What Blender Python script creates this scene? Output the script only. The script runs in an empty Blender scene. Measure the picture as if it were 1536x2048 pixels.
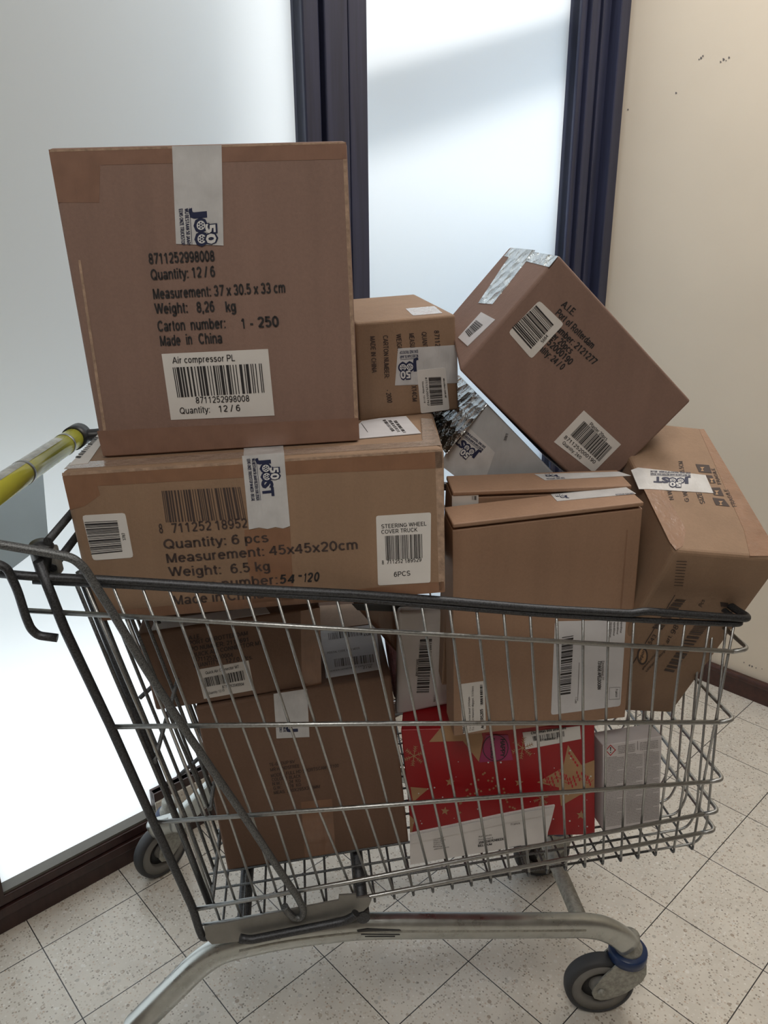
import bpy, bmesh, math, random
from mathutils import Vector, Matrix, noise
random.seed(7)
S = bpy.context.scene
COL = S.collection
V = Vector
# ------------------------------------------------------------------ camera
F_PX, PITCH, ROLL, CAM_H = 1513.0, 0.33227, -0.00654, 1.3144
cam = bpy.data.cameras.new('camera')
cam.sensor_fit = 'VERTICAL'
cam.sensor_height = 36.0
cam.lens = F_PX / 2048 * 36.0
cam.clip_start = 0.02
camo = bpy.data.objects.new('camera', cam)
COL.objects.link(camo)
camo.matrix_world = (Matrix.Translation((0, 0, CAM_H)) @ Matrix.Rotation(math.pi / 2 - PITCH, 4, 'X')
                     @ Matrix.Rotation(ROLL, 4, 'Z'))
S.camera = camo
# ------------------------------------------------------------------ look
vs = S.view_settings
vs.view_transform = 'Standard'
vs.look = 'None'
vs.gamma = 1.0
vs.use_curve_mapping = False
vs.exposure = 0.32
S.cycles.use_denoising = True
S.cycles.max_bounces = 10
S.cycles.diffuse_bounces = 5
S.cycles.glossy_bounces = 5
S.cycles.transmission_bounces = 6
S.cycles.caustics_reflective = False
S.cycles.sample_clamp_indirect = 6.0
# ------------------------------------------------------------------ daylight outside
W = bpy.data.worlds.new('sky')
S.world = W
W.use_nodes = True
bg = W.node_tree.nodes['Background']
bg.inputs[0].default_value = (0.88, 0.96, 1.0, 1)
bg.inputs[1].default_value = SKY = 2.05
# room directions (the tiles run along them)
AZ = 5.45594 - 2 * math.pi
D2 = V((math.cos(AZ), math.sin(AZ), 0))      # along the right wall, into the room
D1 = V((-math.sin(AZ), math.cos(AZ), 0))     # along the glazed wall
FW = V((-0.65, 1.303, 0))
def room(s, t, z=0.0):
    return FW + D1 * s + D2 * t + V((0, 0, z))
CORNER, S0, T1R, CEIL = 1.80, -2.2, 3.6, 2.75
def lamp(name, s, t, size, power, col):
    l = bpy.data.lights.new(name, 'AREA'); l.shape = 'RECTANGLE'; l.size = size[0]; l.size_y = size[1]
    l.energy = power; l.color = col
    o = bpy.data.objects.new(name, l); COL.objects.link(o)
    o.matrix_world = Matrix.Translation(room(s, t, CEIL - 0.10)) @ Matrix.Rotation(AZ, 4, 'Z')
    return o
lamp('fill_light_source', -0.75, 1.7, (1.1, 0.5), 13, (1.0, 0.95, 0.87))  # added fill for the carton fronts, lamp out of view
lamp('fill_light_source', 1.15, 0.9, (1.1, 0.5), 12, (1.0, 0.95, 0.88))  # second added fill, towards the beige wall

sl = bpy.data.lights.new('sun', 'SUN'); sl.energy = 1.6; sl.angle = math.radians(16); sl.color = (1.0, .98, .95)
so = bpy.data.objects.new('sun', sl); COL.objects.link(so)
so.rotation_euler = (-(D2 * math.cos(.66) + D1 * .10 - V((0, 0, math.sin(.66))))).to_track_quat('Z', 'Y').to_euler()
# ------------------------------------------------------------------ nodes / materials
class NT:
    def __init__(s, name):
        s.m = bpy.data.materials.new(name); s.m.use_nodes = True
        s.t = s.m.node_tree; s.b = s.t.nodes['Principled BSDF']; s.out = s.t.nodes['Material Output']
    def n(s, typ, **kw):
        x = s.t.nodes.new(typ)
        for k, v in kw.items():
            if k[0] == 'i' and k[1:].isdigit(): x.inputs[int(k[1:])].default_value = v
            elif k.startswith('in_'): x.inputs[k[3:].replace('_', ' ')].default_value = v
            else: setattr(x, k, v)
        return x
    def l(s, a, b): s.t.links.new(a, b)
    def coord(s, scale=(1, 1, 1), kind='Object'):
        tc = s.n('ShaderNodeTexCoord'); mp = s.n('ShaderNodeMapping')
        mp.inputs['Scale'].default_value = scale; s.l(tc.outputs[kind], mp.inputs[0]); return mp.outputs[0]
    def noise(s, vec, scale, detail=3, rough=.5):
        x = s.n('ShaderNodeTexNoise'); x.inputs['Scale'].default_value = scale
        x.inputs['Detail'].default_value = detail; x.inputs['Roughness'].default_value = rough
        s.l(vec, x.inputs['Vector']); return x.outputs[0]
    def ramp(s, f, stops):
        r = s.n('ShaderNodeValToRGB'); e = r.color_ramp.elements
        while len(e) < len(stops): e.new(0.5)
        for i, (p, c) in enumerate(stops): e[i].position = p; e[i].color = (*c, 1) if len(c) == 3 else c
        s.l(f, r.inputs[0]); return r.outputs[0]
    def math(s, op, a, b=None):
        x = s.n('ShaderNodeMath', operation=op)
        for i, q in enumerate((a, b)):
            if q is None: continue
            if isinstance(q, (int, float)): x.inputs[i].default_value = q
            else: s.l(q, x.inputs[i])
        return x.outputs[0]
    def mix(s, f, a, b, mode='MIX'):
        x = s.n('ShaderNodeMix', data_type='RGBA', blend_type=mode)
        for i, q in ((0, f), (6, a), (7, b)):
            if isinstance(q, (int, float)): x.inputs[i].default_value = q
            elif isinstance(q, tuple): x.inputs[i].default_value = (*q, 1)
            else: s.l(q, x.inputs[i])
        return x.outputs[2]
    def bump(s, h, strength=.3, dist=.001):
        b = s.n('ShaderNodeBump'); b.inputs['Strength'].default_value = strength; b.inputs['Distance'].default_value = dist
        s.l(h, b.inputs['Height']); s.l(b.outputs[0], s.b.inputs['Normal']); return b
    def set(s, color=None, rough=None, metal=None, **kw):
        for k, v in (('Base Color', color), ('Roughness', rough), ('Metallic', metal)):
            if v is None: continue
            if isinstance(v, tuple): s.b.inputs[k].default_value = (*v, 1)
            elif isinstance(v, (int, float)): s.b.inputs[k].default_value = v
            else: s.l(v, s.b.inputs[k])
        for k, v in kw.items(): s.b.inputs[k.replace('_', ' ')].default_value = v
        return s.m
def mul(c, k): return tuple(x * k for x in c)
def plain(name, c, rough=.5, metal=0.0, bump=None, vary=.08, vs_=30):
    t = NT(name); co = t.coord(); f = t.noise(co, vs_, 4)
    col = t.ramp(f, [(.3, mul(c, 1 - vary)), (.7, mul(c, 1 + vary))])
    if bump: t.bump(t.noise(co, bump[0], 4), bump[1], bump[2])
    return t.set(col, rough, metal)
def cardboard(name, c, rough=.72, flute=(1, 1, 1)):
    t = NT(name); co = t.coord()
    big = t.noise(co, 5, 3); fine = t.noise(co, 260, 3, .7)
    col = t.ramp(big, [(.25, mul(c, .90)), (.75, mul(c, 1.08))])
    col = t.mix(.35, col, t.ramp(fine, [(.3, mul(c, .84)), (.7, mul(c, 1.12))]))
    st = t.noise(t.coord((34, 34, 1.6)), 1, 3); col = t.mix(1.0, col, t.ramp(st, [(.3, (.93,) * 3), (.7, (1.05,) * 3)]), 'MULTIPLY')
    fl = t.math('ADD', t.noise(t.coord((160, 160, 2.5)), 1, 2), t.math('MULTIPLY', st, 3.0))
    h = t.math('ADD', t.math('MULTIPLY', fl, .5), t.math('ADD', t.math('MULTIPLY', big, 4), fine))
    t.bump(h, .35, .0012)
    return t.set(col, rough)
M = {}
M['card'] = cardboard('cardboard_kraft', (.268, .172, .110))
M['card_dark'] = cardboard('cardboard_brown', (.255, .145, .092))
M['card_red'] = cardboard('cardboard_reddish', (.235, .148, .118))
M['card_smooth'] = cardboard('cardboard_smooth', (.315, .192, .125), .6)
M['card_shaded'] = cardboard('cardboard_brown_shaded', (.165, .095, .063))  # dark brown stock, darkened further for the shade inside the basket
M['card_lit'] = cardboard('cardboard_lit_top', (.50, .37, .28))  # window light on the upward flap, put into its colour
M['card_edge'] = plain('cardboard_worn_edge', (.36, .25, .18), .9, 0, (300, .6, .002), .25, 120)
def tape_mat(name, c, rough, vary=.1):
    t = NT(name); co = t.coord(); w = t.noise(t.coord((30, 30, 9)), 1.0, 4, .6)
    t.bump(w, .9, .004)
    return t.set(t.ramp(t.noise(co, 40, 3), [(.3, mul(c, 1 - vary)), (.7, mul(c, 1 + vary))]), rough, 0, Coat_Weight=.4, Coat_Roughness=.12)
M['tape_brown'] = tape_mat('brown_packing_tape', (.235, .125, .075), .28)
M['tape_red'] = tape_mat('reddish_packing_tape', (.235, .135, .098), .32)
M['tape_white'] = tape_mat('printed_white_tape', (.53, .53, .54), .34)
M['tape_clear'] = tape_mat('clear_film_tape', (.33, .25, .20), .18)
M['navy'] = plain('navy_ink', (.012, .018, .06), .55)
M['ink'] = plain('black_ink', (.022, .02, .022), .6)
M['ink_brown'] = plain('print_ink_on_cardboard', (.05, .033, .03), .7)
M['ink_faint'] = plain('faded_print_ink', (.13, .115, .115), .7)
M['paper'] = plain('label_paper', (.66, .64, .62), .55, 0, None, .03)
M['paper_cool'] = plain('glossy_label_paper', (.62, .62, .65), .35, 0, (25, .4, .002), .05)
M['white_art'] = plain('white_print', (.62, .62, .62), .5, 0, None, .02)
M['red_art'] = plain('red_print', (.45, .02, .03), .5)
M['red_card'] = plain('red_printed_carton', (.32, .005, .010), .42, 0, None, .10, 8)
M['kraft_art'] = plain('kraft_print', (.40, .24, .125), .6)
M['magenta'] = plain('magenta_tape', (.30, .02, .10), .4)
M['white_card'] = plain('white_carton', (.64, .61, .62), .5, 0, None, .04)
M['envelope'] = plain('white_envelope', (.72, .70, .70), .55, 0, (14, .5, .004), .04)
M['pink'] = plain('pink_bubble_wrap', (.62, .42, .46), .35, 0, (90, .9, .004))
M['blue_dark'] = plain('dark_blue_plastic', (.01, .02, .06), .35)
M['dark_plastic'] = plain('black_plastic', (.02, .022, .026), .4)
M['grey_film'] = tape_mat('silver_grey_film', (.40, .41, .43), .30, .06)
def foil():
    t = NT('crinkled_foil'); co = t.coord((1, 1, 1))
    v = t.n('ShaderNodeTexVoronoi', feature='F1'); v.inputs['Scale'].default_value = 45; t.l(co, v.inputs['Vector'])
    h = t.math('ADD', v.outputs['Distance'], t.noise(co, 26, 5, .7))
    t.bump(h, 1.0, .012)
    return t.set((.75, .80, .82), .16, 1.0)
M['foil'] = foil()
def metal(name, c, rough, metalness=1.0, spk=.25, scale=500):
    t = NT(name); co = t.coord(); f = t.noise(co, scale, 3, .7)
    col = t.ramp(f, [(.35, mul(c, 1 - spk)), (.65, mul(c, 1 + spk))])
    t.bump(f, .35 if scale > 200 else .08, .0006)
    return t.set(col, t.ramp(f, [(.3, (rough,) * 3), (.8, (min(1, rough + .25),) * 3)]), metalness)
M['chrome'] = metal('zinc_plated_wire', (.40, .41, .41), .30, 1, .12, 300)
M['chrome_worn'] = metal('worn_grey_wire', (.15, .157, .162), .42, .8, .6, 700)
M['steel_dark'] = metal('dark_worn_steel', (.075, .078, .085), .40, .85, .4, 500)
M['frame_steel'] = metal('scuffed_grey_steel', (.46, .48, .47), .22, .95, .10, 25)
M['galv'] = metal('dusty_galvanised_steel', (.36, .36, .33), .55, .6, .25, 120)
M['bracket'] = metal('grey_painted_steel', (.24, .235, .22), .45, .5, .08, 80)
M['rubber'] = plain('grey_black_rubber', (.035, .037, .042), .6, 0, (120, .3, .001))
M['hub'] = plain('grey_wheel_core', (.17, .165, .155), .6)
M['hub_dark'] = plain('dark_wheel_recess', (.03, .03, .032), .7)
M['ring_blue'] = plain('blue_plastic_ring', (.010, .03, .10), .35)
M['yellow'] = plain('yellow_handle_plastic', (.62, .60, .08), .18, 0, None, .2, 6)
M['handle_film'] = tape_mat('printed_handle_sleeve', (.45, .45, .40), .2, .35)
M['wall'] = plain('beige_plaster', (.67, .59, .485), .85, 0, (60, .12, .002), .03, 2.5)
M['wall_dark'] = plain('brown_painted_wall', (.24, .205, .18), .8, 0, None, .04)
M['ceiling'] = plain('ceiling_paint', (.78, .77, .74), .9, 0, None, .03)
def wood(name, c):
    t = NT(name); g = t.noise(t.coord((60, 60, 3)), 1, 5, .6)
    t.bump(g, .15, .001)
    return t.set(t.ramp(g, [(.3, mul(c, .7)), (.7, mul(c, 1.3))]), .35, 0)
M['wood'] = wood('dark_mahogany', (.038, .017, .015))
M['wood_haze'] = wood('window_profile_haze', (.026, .030, .062))  # dark frame with the window's bluish haze put into its colour
def grain(name, c):
    t = NT(name); g = t.noise(t.coord((3, 60, 60)), 1, 5, .6)
    t.bump(g, .15, .001)
    return t.set(t.ramp(g, [(.3, mul(c, .7)), (.7, mul(c, 1.3))]), .38, 0)
M['skirting'] = grain('red_brown_skirting', (.055, .020, .015))
M['bead'] = plain('grey_glazing_bead', (.12, .115, .10), .5)
def terrazzo(name, tiles=True):
    t = NT(name); co = t.coord()
    base = (.68, .64, .575)
    f = t.noise(co, 14, 4)
    col = t.ramp(f, [(.3, mul(base, .90)), (.7, mul(base, 1.05))])
    for sc, thr, tones in ((85, .34, [(.0, (.34, .27, .21)), (.35, (.66, .62, .56)), (.7, (.76, .74, .70)), (1, (.36, .33, .29))]),
                           (210, .40, [(.0, (.22, .19, .16)), (.35, (.50, .45, .38)), (.6, (.80, .78, .73)), (1, (.50, .38, .29))])):
        v = t.n('ShaderNodeTexVoronoi', feature='F1'); v.inputs['Scale'].default_value = sc; v.inputs['Randomness'].default_value = 1
        t.l(co, v.inputs['Vector'])
        sep = t.n('ShaderNodeSeparateColor'); t.l(v.outputs['Color'], sep.inputs[0])
        pick = t.math('GREATER_THAN', sep.outputs[0], .55 if sc == 85 else .30)
        ins = t.math('LESS_THAN', v.outputs['Distance'], thr)
        k = t.math('MULTIPLY', t.math('MULTIPLY', pick, ins), .9)
        col = t.mix(k, col, t.ramp(sep.outputs[1], tones))
    if tiles:
        sp = t.n('ShaderNodeSeparateXYZ'); t.l(co, sp.inputs[0]); lines = None
        for a in (0, 1):
            fr = t.math('PINGPONG', sp.outputs[a], .1)     # 0 on the joints, .1 in the middle
            g = t.math('LESS_THAN', fr, .0010)
            lines = g if lines is None else t.math('MAXIMUM', lines, g)
        w = t.n('ShaderNodeTexWhiteNoise', noise_dimensions='2D')
        sc = t.n('ShaderNodeVectorMath', operation='SCALE'); sc.inputs['Scale'].default_value = 5.0; t.l(co, sc.inputs[0])
        fl = t.n('ShaderNodeVectorMath', operation='FLOOR'); t.l(sc.outputs[0], fl.inputs[0]); t.l(fl.outputs[0], w.inputs['Vector'])
        col = t.mix(.5, col, t.mix(w.outputs[0], (.47, .42, .36), (.54, .49, .42)), 'MIX') if False else t.mix(.10, col, t.mix(w.outputs[0], (.35, .31, .27), (.62, .58, .52)))
        col = t.mix(lines, col, (.045, .042, .042))
    return t.set(col, t.ramp(f, [(.2, (.13,) * 3), (.8, (.24,) * 3)]), 0)
M['floor'] = terrazzo('terrazzo_tiles')
M['sill'] = terrazzo('terrazzo_sill', False)
def frosted():
    t = NT('frosted_window_glass'); t.t.nodes.remove(t.b)
    tr = t.n('ShaderNodeBsdfTranslucent'); tr.inputs[0].default_value = (.90, .93, .95, 1)
    di = t.n('ShaderNodeBsdfDiffuse'); di.inputs[0].default_value = (.80, .79, .76, 1)
    gl = t.n('ShaderNodeBsdfGlossy'); gl.inputs[0].default_value = (1, 1, 1, 1); gl.inputs['Roughness'].default_value = .45
    a = t.n('ShaderNodeMixShader'); a.inputs[0].default_value = .30; t.l(tr.outputs[0], a.inputs[1]); t.l(di.outputs[0], a.inputs[2])
    b = t.n('ShaderNodeMixShader'); b.inputs[0].default_value = .04; t.l(a.outputs[0], b.inputs[1]); t.l(gl.outputs[0], b.inputs[2])
    t.l(b.outputs[0], t.out.inputs[0]); return t.m
M['glass'] = frosted()
def glow(name, c, k):
    t = NT(name); t.set(c, .5); t.b.inputs['Emission Color'].default_value = (*c, 1); t.b.inputs['Emission Strength'].default_value = k; return t.m
M['diffuser'] = glow('fill_light_glow', (1, .95, .88), 3.0)  # glowing face of the added fill luminaires
M['outdoor_blue'] = plain('shade_wall_pale_blue', (.34, .50, .68), .9)
M['outdoor'] = plain('outdoor_concrete', (.50, .50, .48), .9)
M['outdoor_dark'] = plain('shade_slab_dark', (.10, .13, .20), .9)
M['shade_blue'] = plain('pale_blue_shade', (.42, .54, .64), .6, 0, None, .02)  # tone of the shade behind the glass, as surface colour

# ------------------------------------------------------------------ building helpers
def tag(o, label=None, cat=None, group=None, kind=None):
    for k, v in (('label', label), ('category', cat), ('group', group), ('kind', kind)):
        if v: o[k] = v
    return o
def empty(name, loc, label, cat, group=None):
    o = bpy.data.objects.new(name, None); COL.objects.link(o); o.location = loc; o.empty_display_size = .05
    return tag(o, label, cat, group)
def wloc(o):
    p = V((0, 0, 0))
    while o is not None: p = p + V(o.location); o = o.parent
    return p
class MB:
    def __init__(s): s.bm = bmesh.new(); s.mi = 0
    def face(s, pts):
        f = s.bm.faces.new([s.bm.verts.new(p) for p in pts]); f.material_index = s.mi; return f
    def hexa(s, c, bev=0.0, seg=2):
        """corners LFB RFB RFT LFT LBB RBB RBT LBT"""
        vs_ = [s.bm.verts.new(p) for p in c]
        fs = [s.bm.faces.new([vs_[i] for i in q]) for q in ((0, 1, 2, 3), (5, 4, 7, 6), (4, 0, 3, 7), (1, 5, 6, 2), (3, 2, 6, 7), (4, 5, 1, 0))]
        for f in fs: f.material_index = s.mi
        if bev:
            es = list({e for f in fs for e in f.edges})
            bmesh.ops.bevel(s.bm, geom=es, offset=bev, segments=seg, profile=.5, affect='EDGES')
        return fs
    def box(s, o, u, v, w, bev=0.0):
        """o corner; u,v,w edge vectors"""
        o, u, v, w = V(o), V(u), V(v), V(w)
        s.hexa([o, o + u, o + u + w, o + w, o + v, o + u + v, o + u + v + w, o + v + w], bev)
    def tube(s, pts, r, n=10, ry=None, up=None, caps=True, sq=1.0):
        pts = [V(p) for p in pts]; rings = []; ry = ry or r
        t0 = (pts[1] - pts[0]).normalized()
        a = V(up) if up else (V((0, 0, 1)) if abs(t0.z) < .9 else V((1, 0, 0)))
        a = (a - t0 * a.dot(t0)).normalized()
        for i, p in enumerate(pts):
            if i == 0: t = pts[1] - p
            elif i == len(pts) - 1: t = p - pts[i - 1]
            else: t = (pts[i + 1] - p).normalized() + (p - pts[i - 1]).normalized()
            t.normalize()
            if up: a = V(up)
            a = a - t * a.dot(t)
            a.normalize(); b = t.cross(a)
            rings.append([s.bm.verts.new(p + a * (r * math.copysign(abs(math.cos(q)) ** sq, math.cos(q))) + b * (ry * math.copysign(abs(math.sin(q)) ** sq, math.sin(q)))) for q in [2 * math.pi * j / n for j in range(n)]])
        for k in range(len(rings) - 1):
            for j in range(n):
                f = s.bm.faces.new((rings[k][j], rings[k + 1][j], rings[k + 1][(j + 1) % n], rings[k][(j + 1) % n])); f.smooth = True; f.material_index = s.mi
        if caps:
            for q in (rings[0], rings[-1][::-1]):
                f = s.bm.faces.new(q); f.material_index = s.mi
    def lathe(s, c, axis, prof, n=32):
        """prof: (along axis, radius)"""
        c, ax = V(c), V(axis).normalized()
        a = ax.orthogonal().normalized(); b = ax.cross(a); rings = []
        for h, r in prof:
            rings.append([s.bm.verts.new(c + ax * h + (a * math.cos(q) + b * math.sin(q)) * max(r, 1e-5)) for q in [2 * math.pi * j / n for j in range(n)]])
        for k in range(len(rings) - 1):
            for j in range(n):
                f = s.bm.faces.new((rings[k][j], rings[k][(j + 1) % n], rings[k + 1][(j + 1) % n], rings[k + 1][j])); f.smooth = True; f.material_index = s.mi
    def prism(s, pts, w):
        pts = [V(p) for p in pts]; w = V(w)
        a = [s.bm.verts.new(p) for p in pts]; b = [s.bm.verts.new(p + w) for p in pts]
        fs = [s.bm.faces.new(a), s.bm.faces.new(b[::-1])]
        for i in range(len(a)):
            j = (i + 1) % len(a); fs.append(s.bm.faces.new((a[i], b[i], b[j], a[j])))
        for f in fs: f.material_index = s.mi
    def build(s, name, mats, parent=None, loc=None):
        me = bpy.data.meshes.new(name)
        org = wloc(parent) if parent is not None else V(loc or (0, 0, 0))
        bmesh.ops.recalc_face_normals(s.bm, faces=s.bm.faces)
        bmesh.ops.translate(s.bm, verts=s.bm.verts, vec=-org)
        s.bm.to_mesh(me); s.bm.free()
        for m in (mats if isinstance(mats, (list, tuple)) else [mats]): me.materials.append(m)
        o = bpy.data.objects.new(name, me); COL.objects.link(o)
        if parent is not None: o.parent = parent
        else: o.location = org
        return o
def fillet(pts, r, seg=5, closed=False):
    pts = [V(p) for p in pts]; out = []
    n = len(pts)
    for i, p in enumerate(pts):
        if not closed and i in (0, n - 1): out.append(p); continue
        a, b = pts[i - 1], pts[(i + 1) % n]
        da, db = (a - p), (b - p); la, lb = da.length, db.length
        if la < 1e-6 or lb < 1e-6: continue
        k = min(r, la * .45, lb * .45)
        if da.normalized().dot(-db.normalized()) > .9995: out.append(p); continue
        p0, p1 = p + da.normalized() * k, p + db.normalized() * k
        for j in range(seg + 1):
            u = j / seg; out.append(p0 * (1 - u) ** 2 + p * 2 * u * (1 - u) + p1 * u ** 2)
    if closed: out.append(out[0].copy())
    return out
# measuring: a pixel of the photograph carried on to a real surface of known place
CAM = V((0, 0, CAM_H))
def ray(px):
    u, v = px[0] - 768, px[1] - 1024
    cr, sr = math.cos(ROLL), math.sin(ROLL)
    u, v = cr * u + sr * v, -sr * u + cr * v
    cu = -v / F_PX
    return V((u / F_PX, math.cos(PITCH) + cu * math.sin(PITCH), -math.sin(PITCH) + cu * math.cos(PITCH)))
def at(px, p, n):
    r = ray(px); return CAM + r * ((V(p) - CAM).dot(V(n)) / r.dot(V(n)))
# ------------------------------------------------------------------ type, barcodes, tape print
# a plain monoline grotesque: strokes on a cap height of 1
def _A(cx, cy, rx, ry, a0, a1):
    n = max(3, int(abs(a1 - a0) / 30))
    return [(cx + rx * math.cos(math.radians(a0 + (a1 - a0) * k / n)), cy + ry * math.sin(math.radians(a0 + (a1 - a0) * k / n))) for k in range(n + 1)]
def _E(cx, cy, rx, ry): return _A(cx, cy, rx, ry, 0, 360)
_P = [[(.09, 0), (.09, .94), (.36, .94)] + _A(.36, .69, .20, .25, 90, -90) + [(.09, .44)]]
_st = [(.09, 0), (.09, 1)]
FONT = {
 '0': (.54, [_E(.27, .5, .21, .44)]), '1': (.54, [[(.10, .72), (.30, .95), (.30, 0)]]), '2': (.54, [_A(.27, .69, .20, .25, 165, -35) + [(.08, .06), (.49, .06)]]),
 '3': (.54, [_A(.25, .71, .18, .23, 160, -90), _A(.25, .28, .21, .22, 90, -160)]), '4': (.54, [[(.38, 0), (.38, .95), (.04, .30), (.52, .30)]]),
 '5': (.54, [[(.45, .94), (.14, .94), (.10, .50)] + _A(.26, .35, .20, .28, 130, -150)]), '6': (.54, [_E(.27, .33, .20, .27), _A(.30, .50, .23, .44, 50, 190)]),
 '7': (.54, [[(.06, .94), (.48, .94), (.20, 0)]]), '8': (.54, [_E(.27, .72, .17, .22), _E(.27, .28, .20, .22)]), '9': (.54, [_E(.26, .66, .20, .28), _A(.24, .50, .23, .44, -130, 10)]),
 'A': (.66, [[(.02, 0), (.33, .97), (.64, 0)], [(.13, .32), (.53, .32)]]), 'B': (.64, [[(.09, .52), (.09, .94), (.32, .94)] + _A(.33, .73, .18, .21, 90, -90) + [(.09, .52), (.36, .52)] + _A(.36, .29, .20, .23, 90, -90) + [(.09, .06), (.09, .52)]]),
 'C': (.68, [_A(.37, .5, .29, .44, 40, 320)]), 'D': (.68, [[(.3, .94), (.09, .94), (.09, .06), (.3, .06)] + _A(.32, .5, .28, .44, -90, 90)]), 'E': (.58, [[(.52, .94), (.09, .94), (.09, .06), (.54, .06)], [(.09, .51), (.48, .51)]]),
 'F': (.54, [[(.50, .94), (.09, .94), (.09, 0)], [(.09, .51), (.45, .51)]]), 'G': (.74, [_A(.37, .5, .30, .44, 40, 325) + [(.66, .46), (.40, .46)]]), 'H': (.66, [_st, [(.57, 0), (.57, 1)], [(.09, .52), (.57, .52)]]),
 'I': (.2, [[(.10, 0), (.10, 1)]]), 'J': (.46, [[(.38, 1), (.38, .28)] + _A(.21, .28, .17, .22, 0, -180)]), 'K': (.62, [_st, [(.56, 1), (.10, .38)], [(.24, .58), (.60, 0)]]), 'L': (.52, [[(.09, 1), (.09, .06), (.50, .06)]]),
 'M': (.76, [[(.09, 0), (.09, .95), (.38, .05), (.67, .95), (.67, 0)]]), 'N': (.66, [[(.09, 0), (.09, .96), (.57, .04), (.57, 1)]]), 'O': (.76, [_E(.38, .5, .31, .44)]), 'P': (.60, _P), 'Q': (.76, [_E(.38, .5, .31, .44), [(.42, .26), (.70, 0)]]),
 'R': (.66, _P + [[(.36, .44), (.62, 0)]]), 'S': (.62, [_A(.31, .71, .22, .23, 25, 270), _A(.31, .27, .24, .21, 90, -155)]), 'T': (.60, [[(.02, .94), (.58, .94)], [(.30, .94), (.30, 0)]]), 'U': (.66, [[(.09, 1), (.09, .32)] + _A(.33, .32, .24, .26, 180, 360) + [(.57, 1)]]),
 'V': (.64, [[(.02, 1), (.32, .03), (.62, 1)]]), 'W': (.88, [[(.02, 1), (.23, .04), (.44, .96), (.65, .04), (.86, 1)]]), 'X': (.62, [[(.03, 1), (.59, 0)], [(.59, 1), (.03, 0)]]), 'Y': (.62, [[(.02, 1), (.31, .46), (.60, 1)], [(.31, .46), (.31, 0)]]),
 'Z': (.58, [[(.06, .94), (.53, .94), (.05, .06), (.55, .06)]]),
 'a': (.53, [_A(.26, .52, .18, .16, 160, 0) + [(.44, 0)], _E(.24, .20, .18, .15)]), 'b': (.54, [_st, _E(.28, .36, .19, .31)]), 'c': (.48, [_A(.27, .36, .20, .31, 45, 315)]), 'd': (.54, [[(.46, 0), (.46, 1)], _E(.27, .36, .19, .31)]),
 'e': (.54, [[(.08, .39), (.47, .39)] + _A(.27, .36, .20, .31, 8, 320)]), 'f': (.28, [[(.13, 0), (.13, .78)] + _A(.26, .79, .13, .15, 180, 90), [(.0, .68), (.27, .68)]]), 'g': (.54, [_E(.26, .37, .18, .30), [(.45, .72), (.45, -.05)] + _A(.26, -.05, .19, .18, 0, -160)]),
 'h': (.54, [_st, _A(.27, .46, .18, .22, 180, 0) + [(.45, 0)]]), 'i': (.18, [[(.09, 0), (.09, .72)], [(.09, .87), (.09, 1)]]), 'j': (.2, [[(.10, -.25), (.10, .72)], [(.10, .87), (.10, 1)]]), 'k': (.48, [_st, [(.43, .70), (.10, .30)], [(.22, .44), (.46, 0)]]),
 'l': (.18, [[(.09, 0), (.09, 1)]]), 'm': (.80, [[(.09, 0), (.09, .72)], _A(.25, .46, .16, .22, 180, 0) + [(.41, 0)], _A(.56, .46, .15, .22, 180, 0) + [(.71, 0)]]), 'n': (.54, [[(.09, 0), (.09, .72)], _A(.27, .46, .18, .22, 180, 0) + [(.45, 0)]]),
 'o': (.54, [_E(.27, .36, .20, .31)]), 'p': (.54, [[(.09, -.27), (.09, .72)], _E(.28, .36, .19, .31)]), 'q': (.54, [[(.46, -.27), (.46, .72)], _E(.27, .36, .19, .31)]), 'r': (.34, [[(.09, 0), (.09, .72)], _A(.25, .46, .16, .22, 180, 75)]),
 's': (.48, [_A(.24, .53, .16, .14, 25, 270), _A(.24, .215, .18, .165, 90, -155)]), 't': (.28, [[(.13, .92), (.13, .16)] + _A(.24, .18, .11, .13, 180, 280), [(.01, .68), (.27, .68)]]), 'u': (.54, [[(.09, .72), (.09, .27)] + _A(.27, .27, .18, .22, 180, 360), [(.45, .72), (.45, 0)]]),
 'v': (.48, [[(.02, .72), (.24, .02), (.46, .72)]]), 'w': (.70, [[(.02, .72), (.18, .03), (.35, .70), (.52, .03), (.68, .72)]]), 'x': (.48, [[(.03, .72), (.45, 0)], [(.45, .72), (.03, 0)]]), 'y': (.48, [[(.02, .72), (.25, .03)], [(.46, .72), (.20, -.16), (.06, -.24)]]),
 'z': (.46, [[(.05, .66), (.40, .66), (.05, .06), (.42, .06)]]), '.': (.2, [[(.10, 0), (.10, .13)]]), ',': (.2, [[(.11, .12), (.06, -.16)]]), ':': (.2, [[(.10, 0), (.10, .13)], [(.10, .58), (.10, .71)]]), '/': (.3, [[(.02, -.02), (.28, 1)]]),
 '-': (.34, [[(.04, .36), (.30, .36)]]), '!': (.2, [[(.10, .28), (.10, 1)], [(.10, 0), (.10, .13)]]), ' ': (.28, [])}
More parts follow.
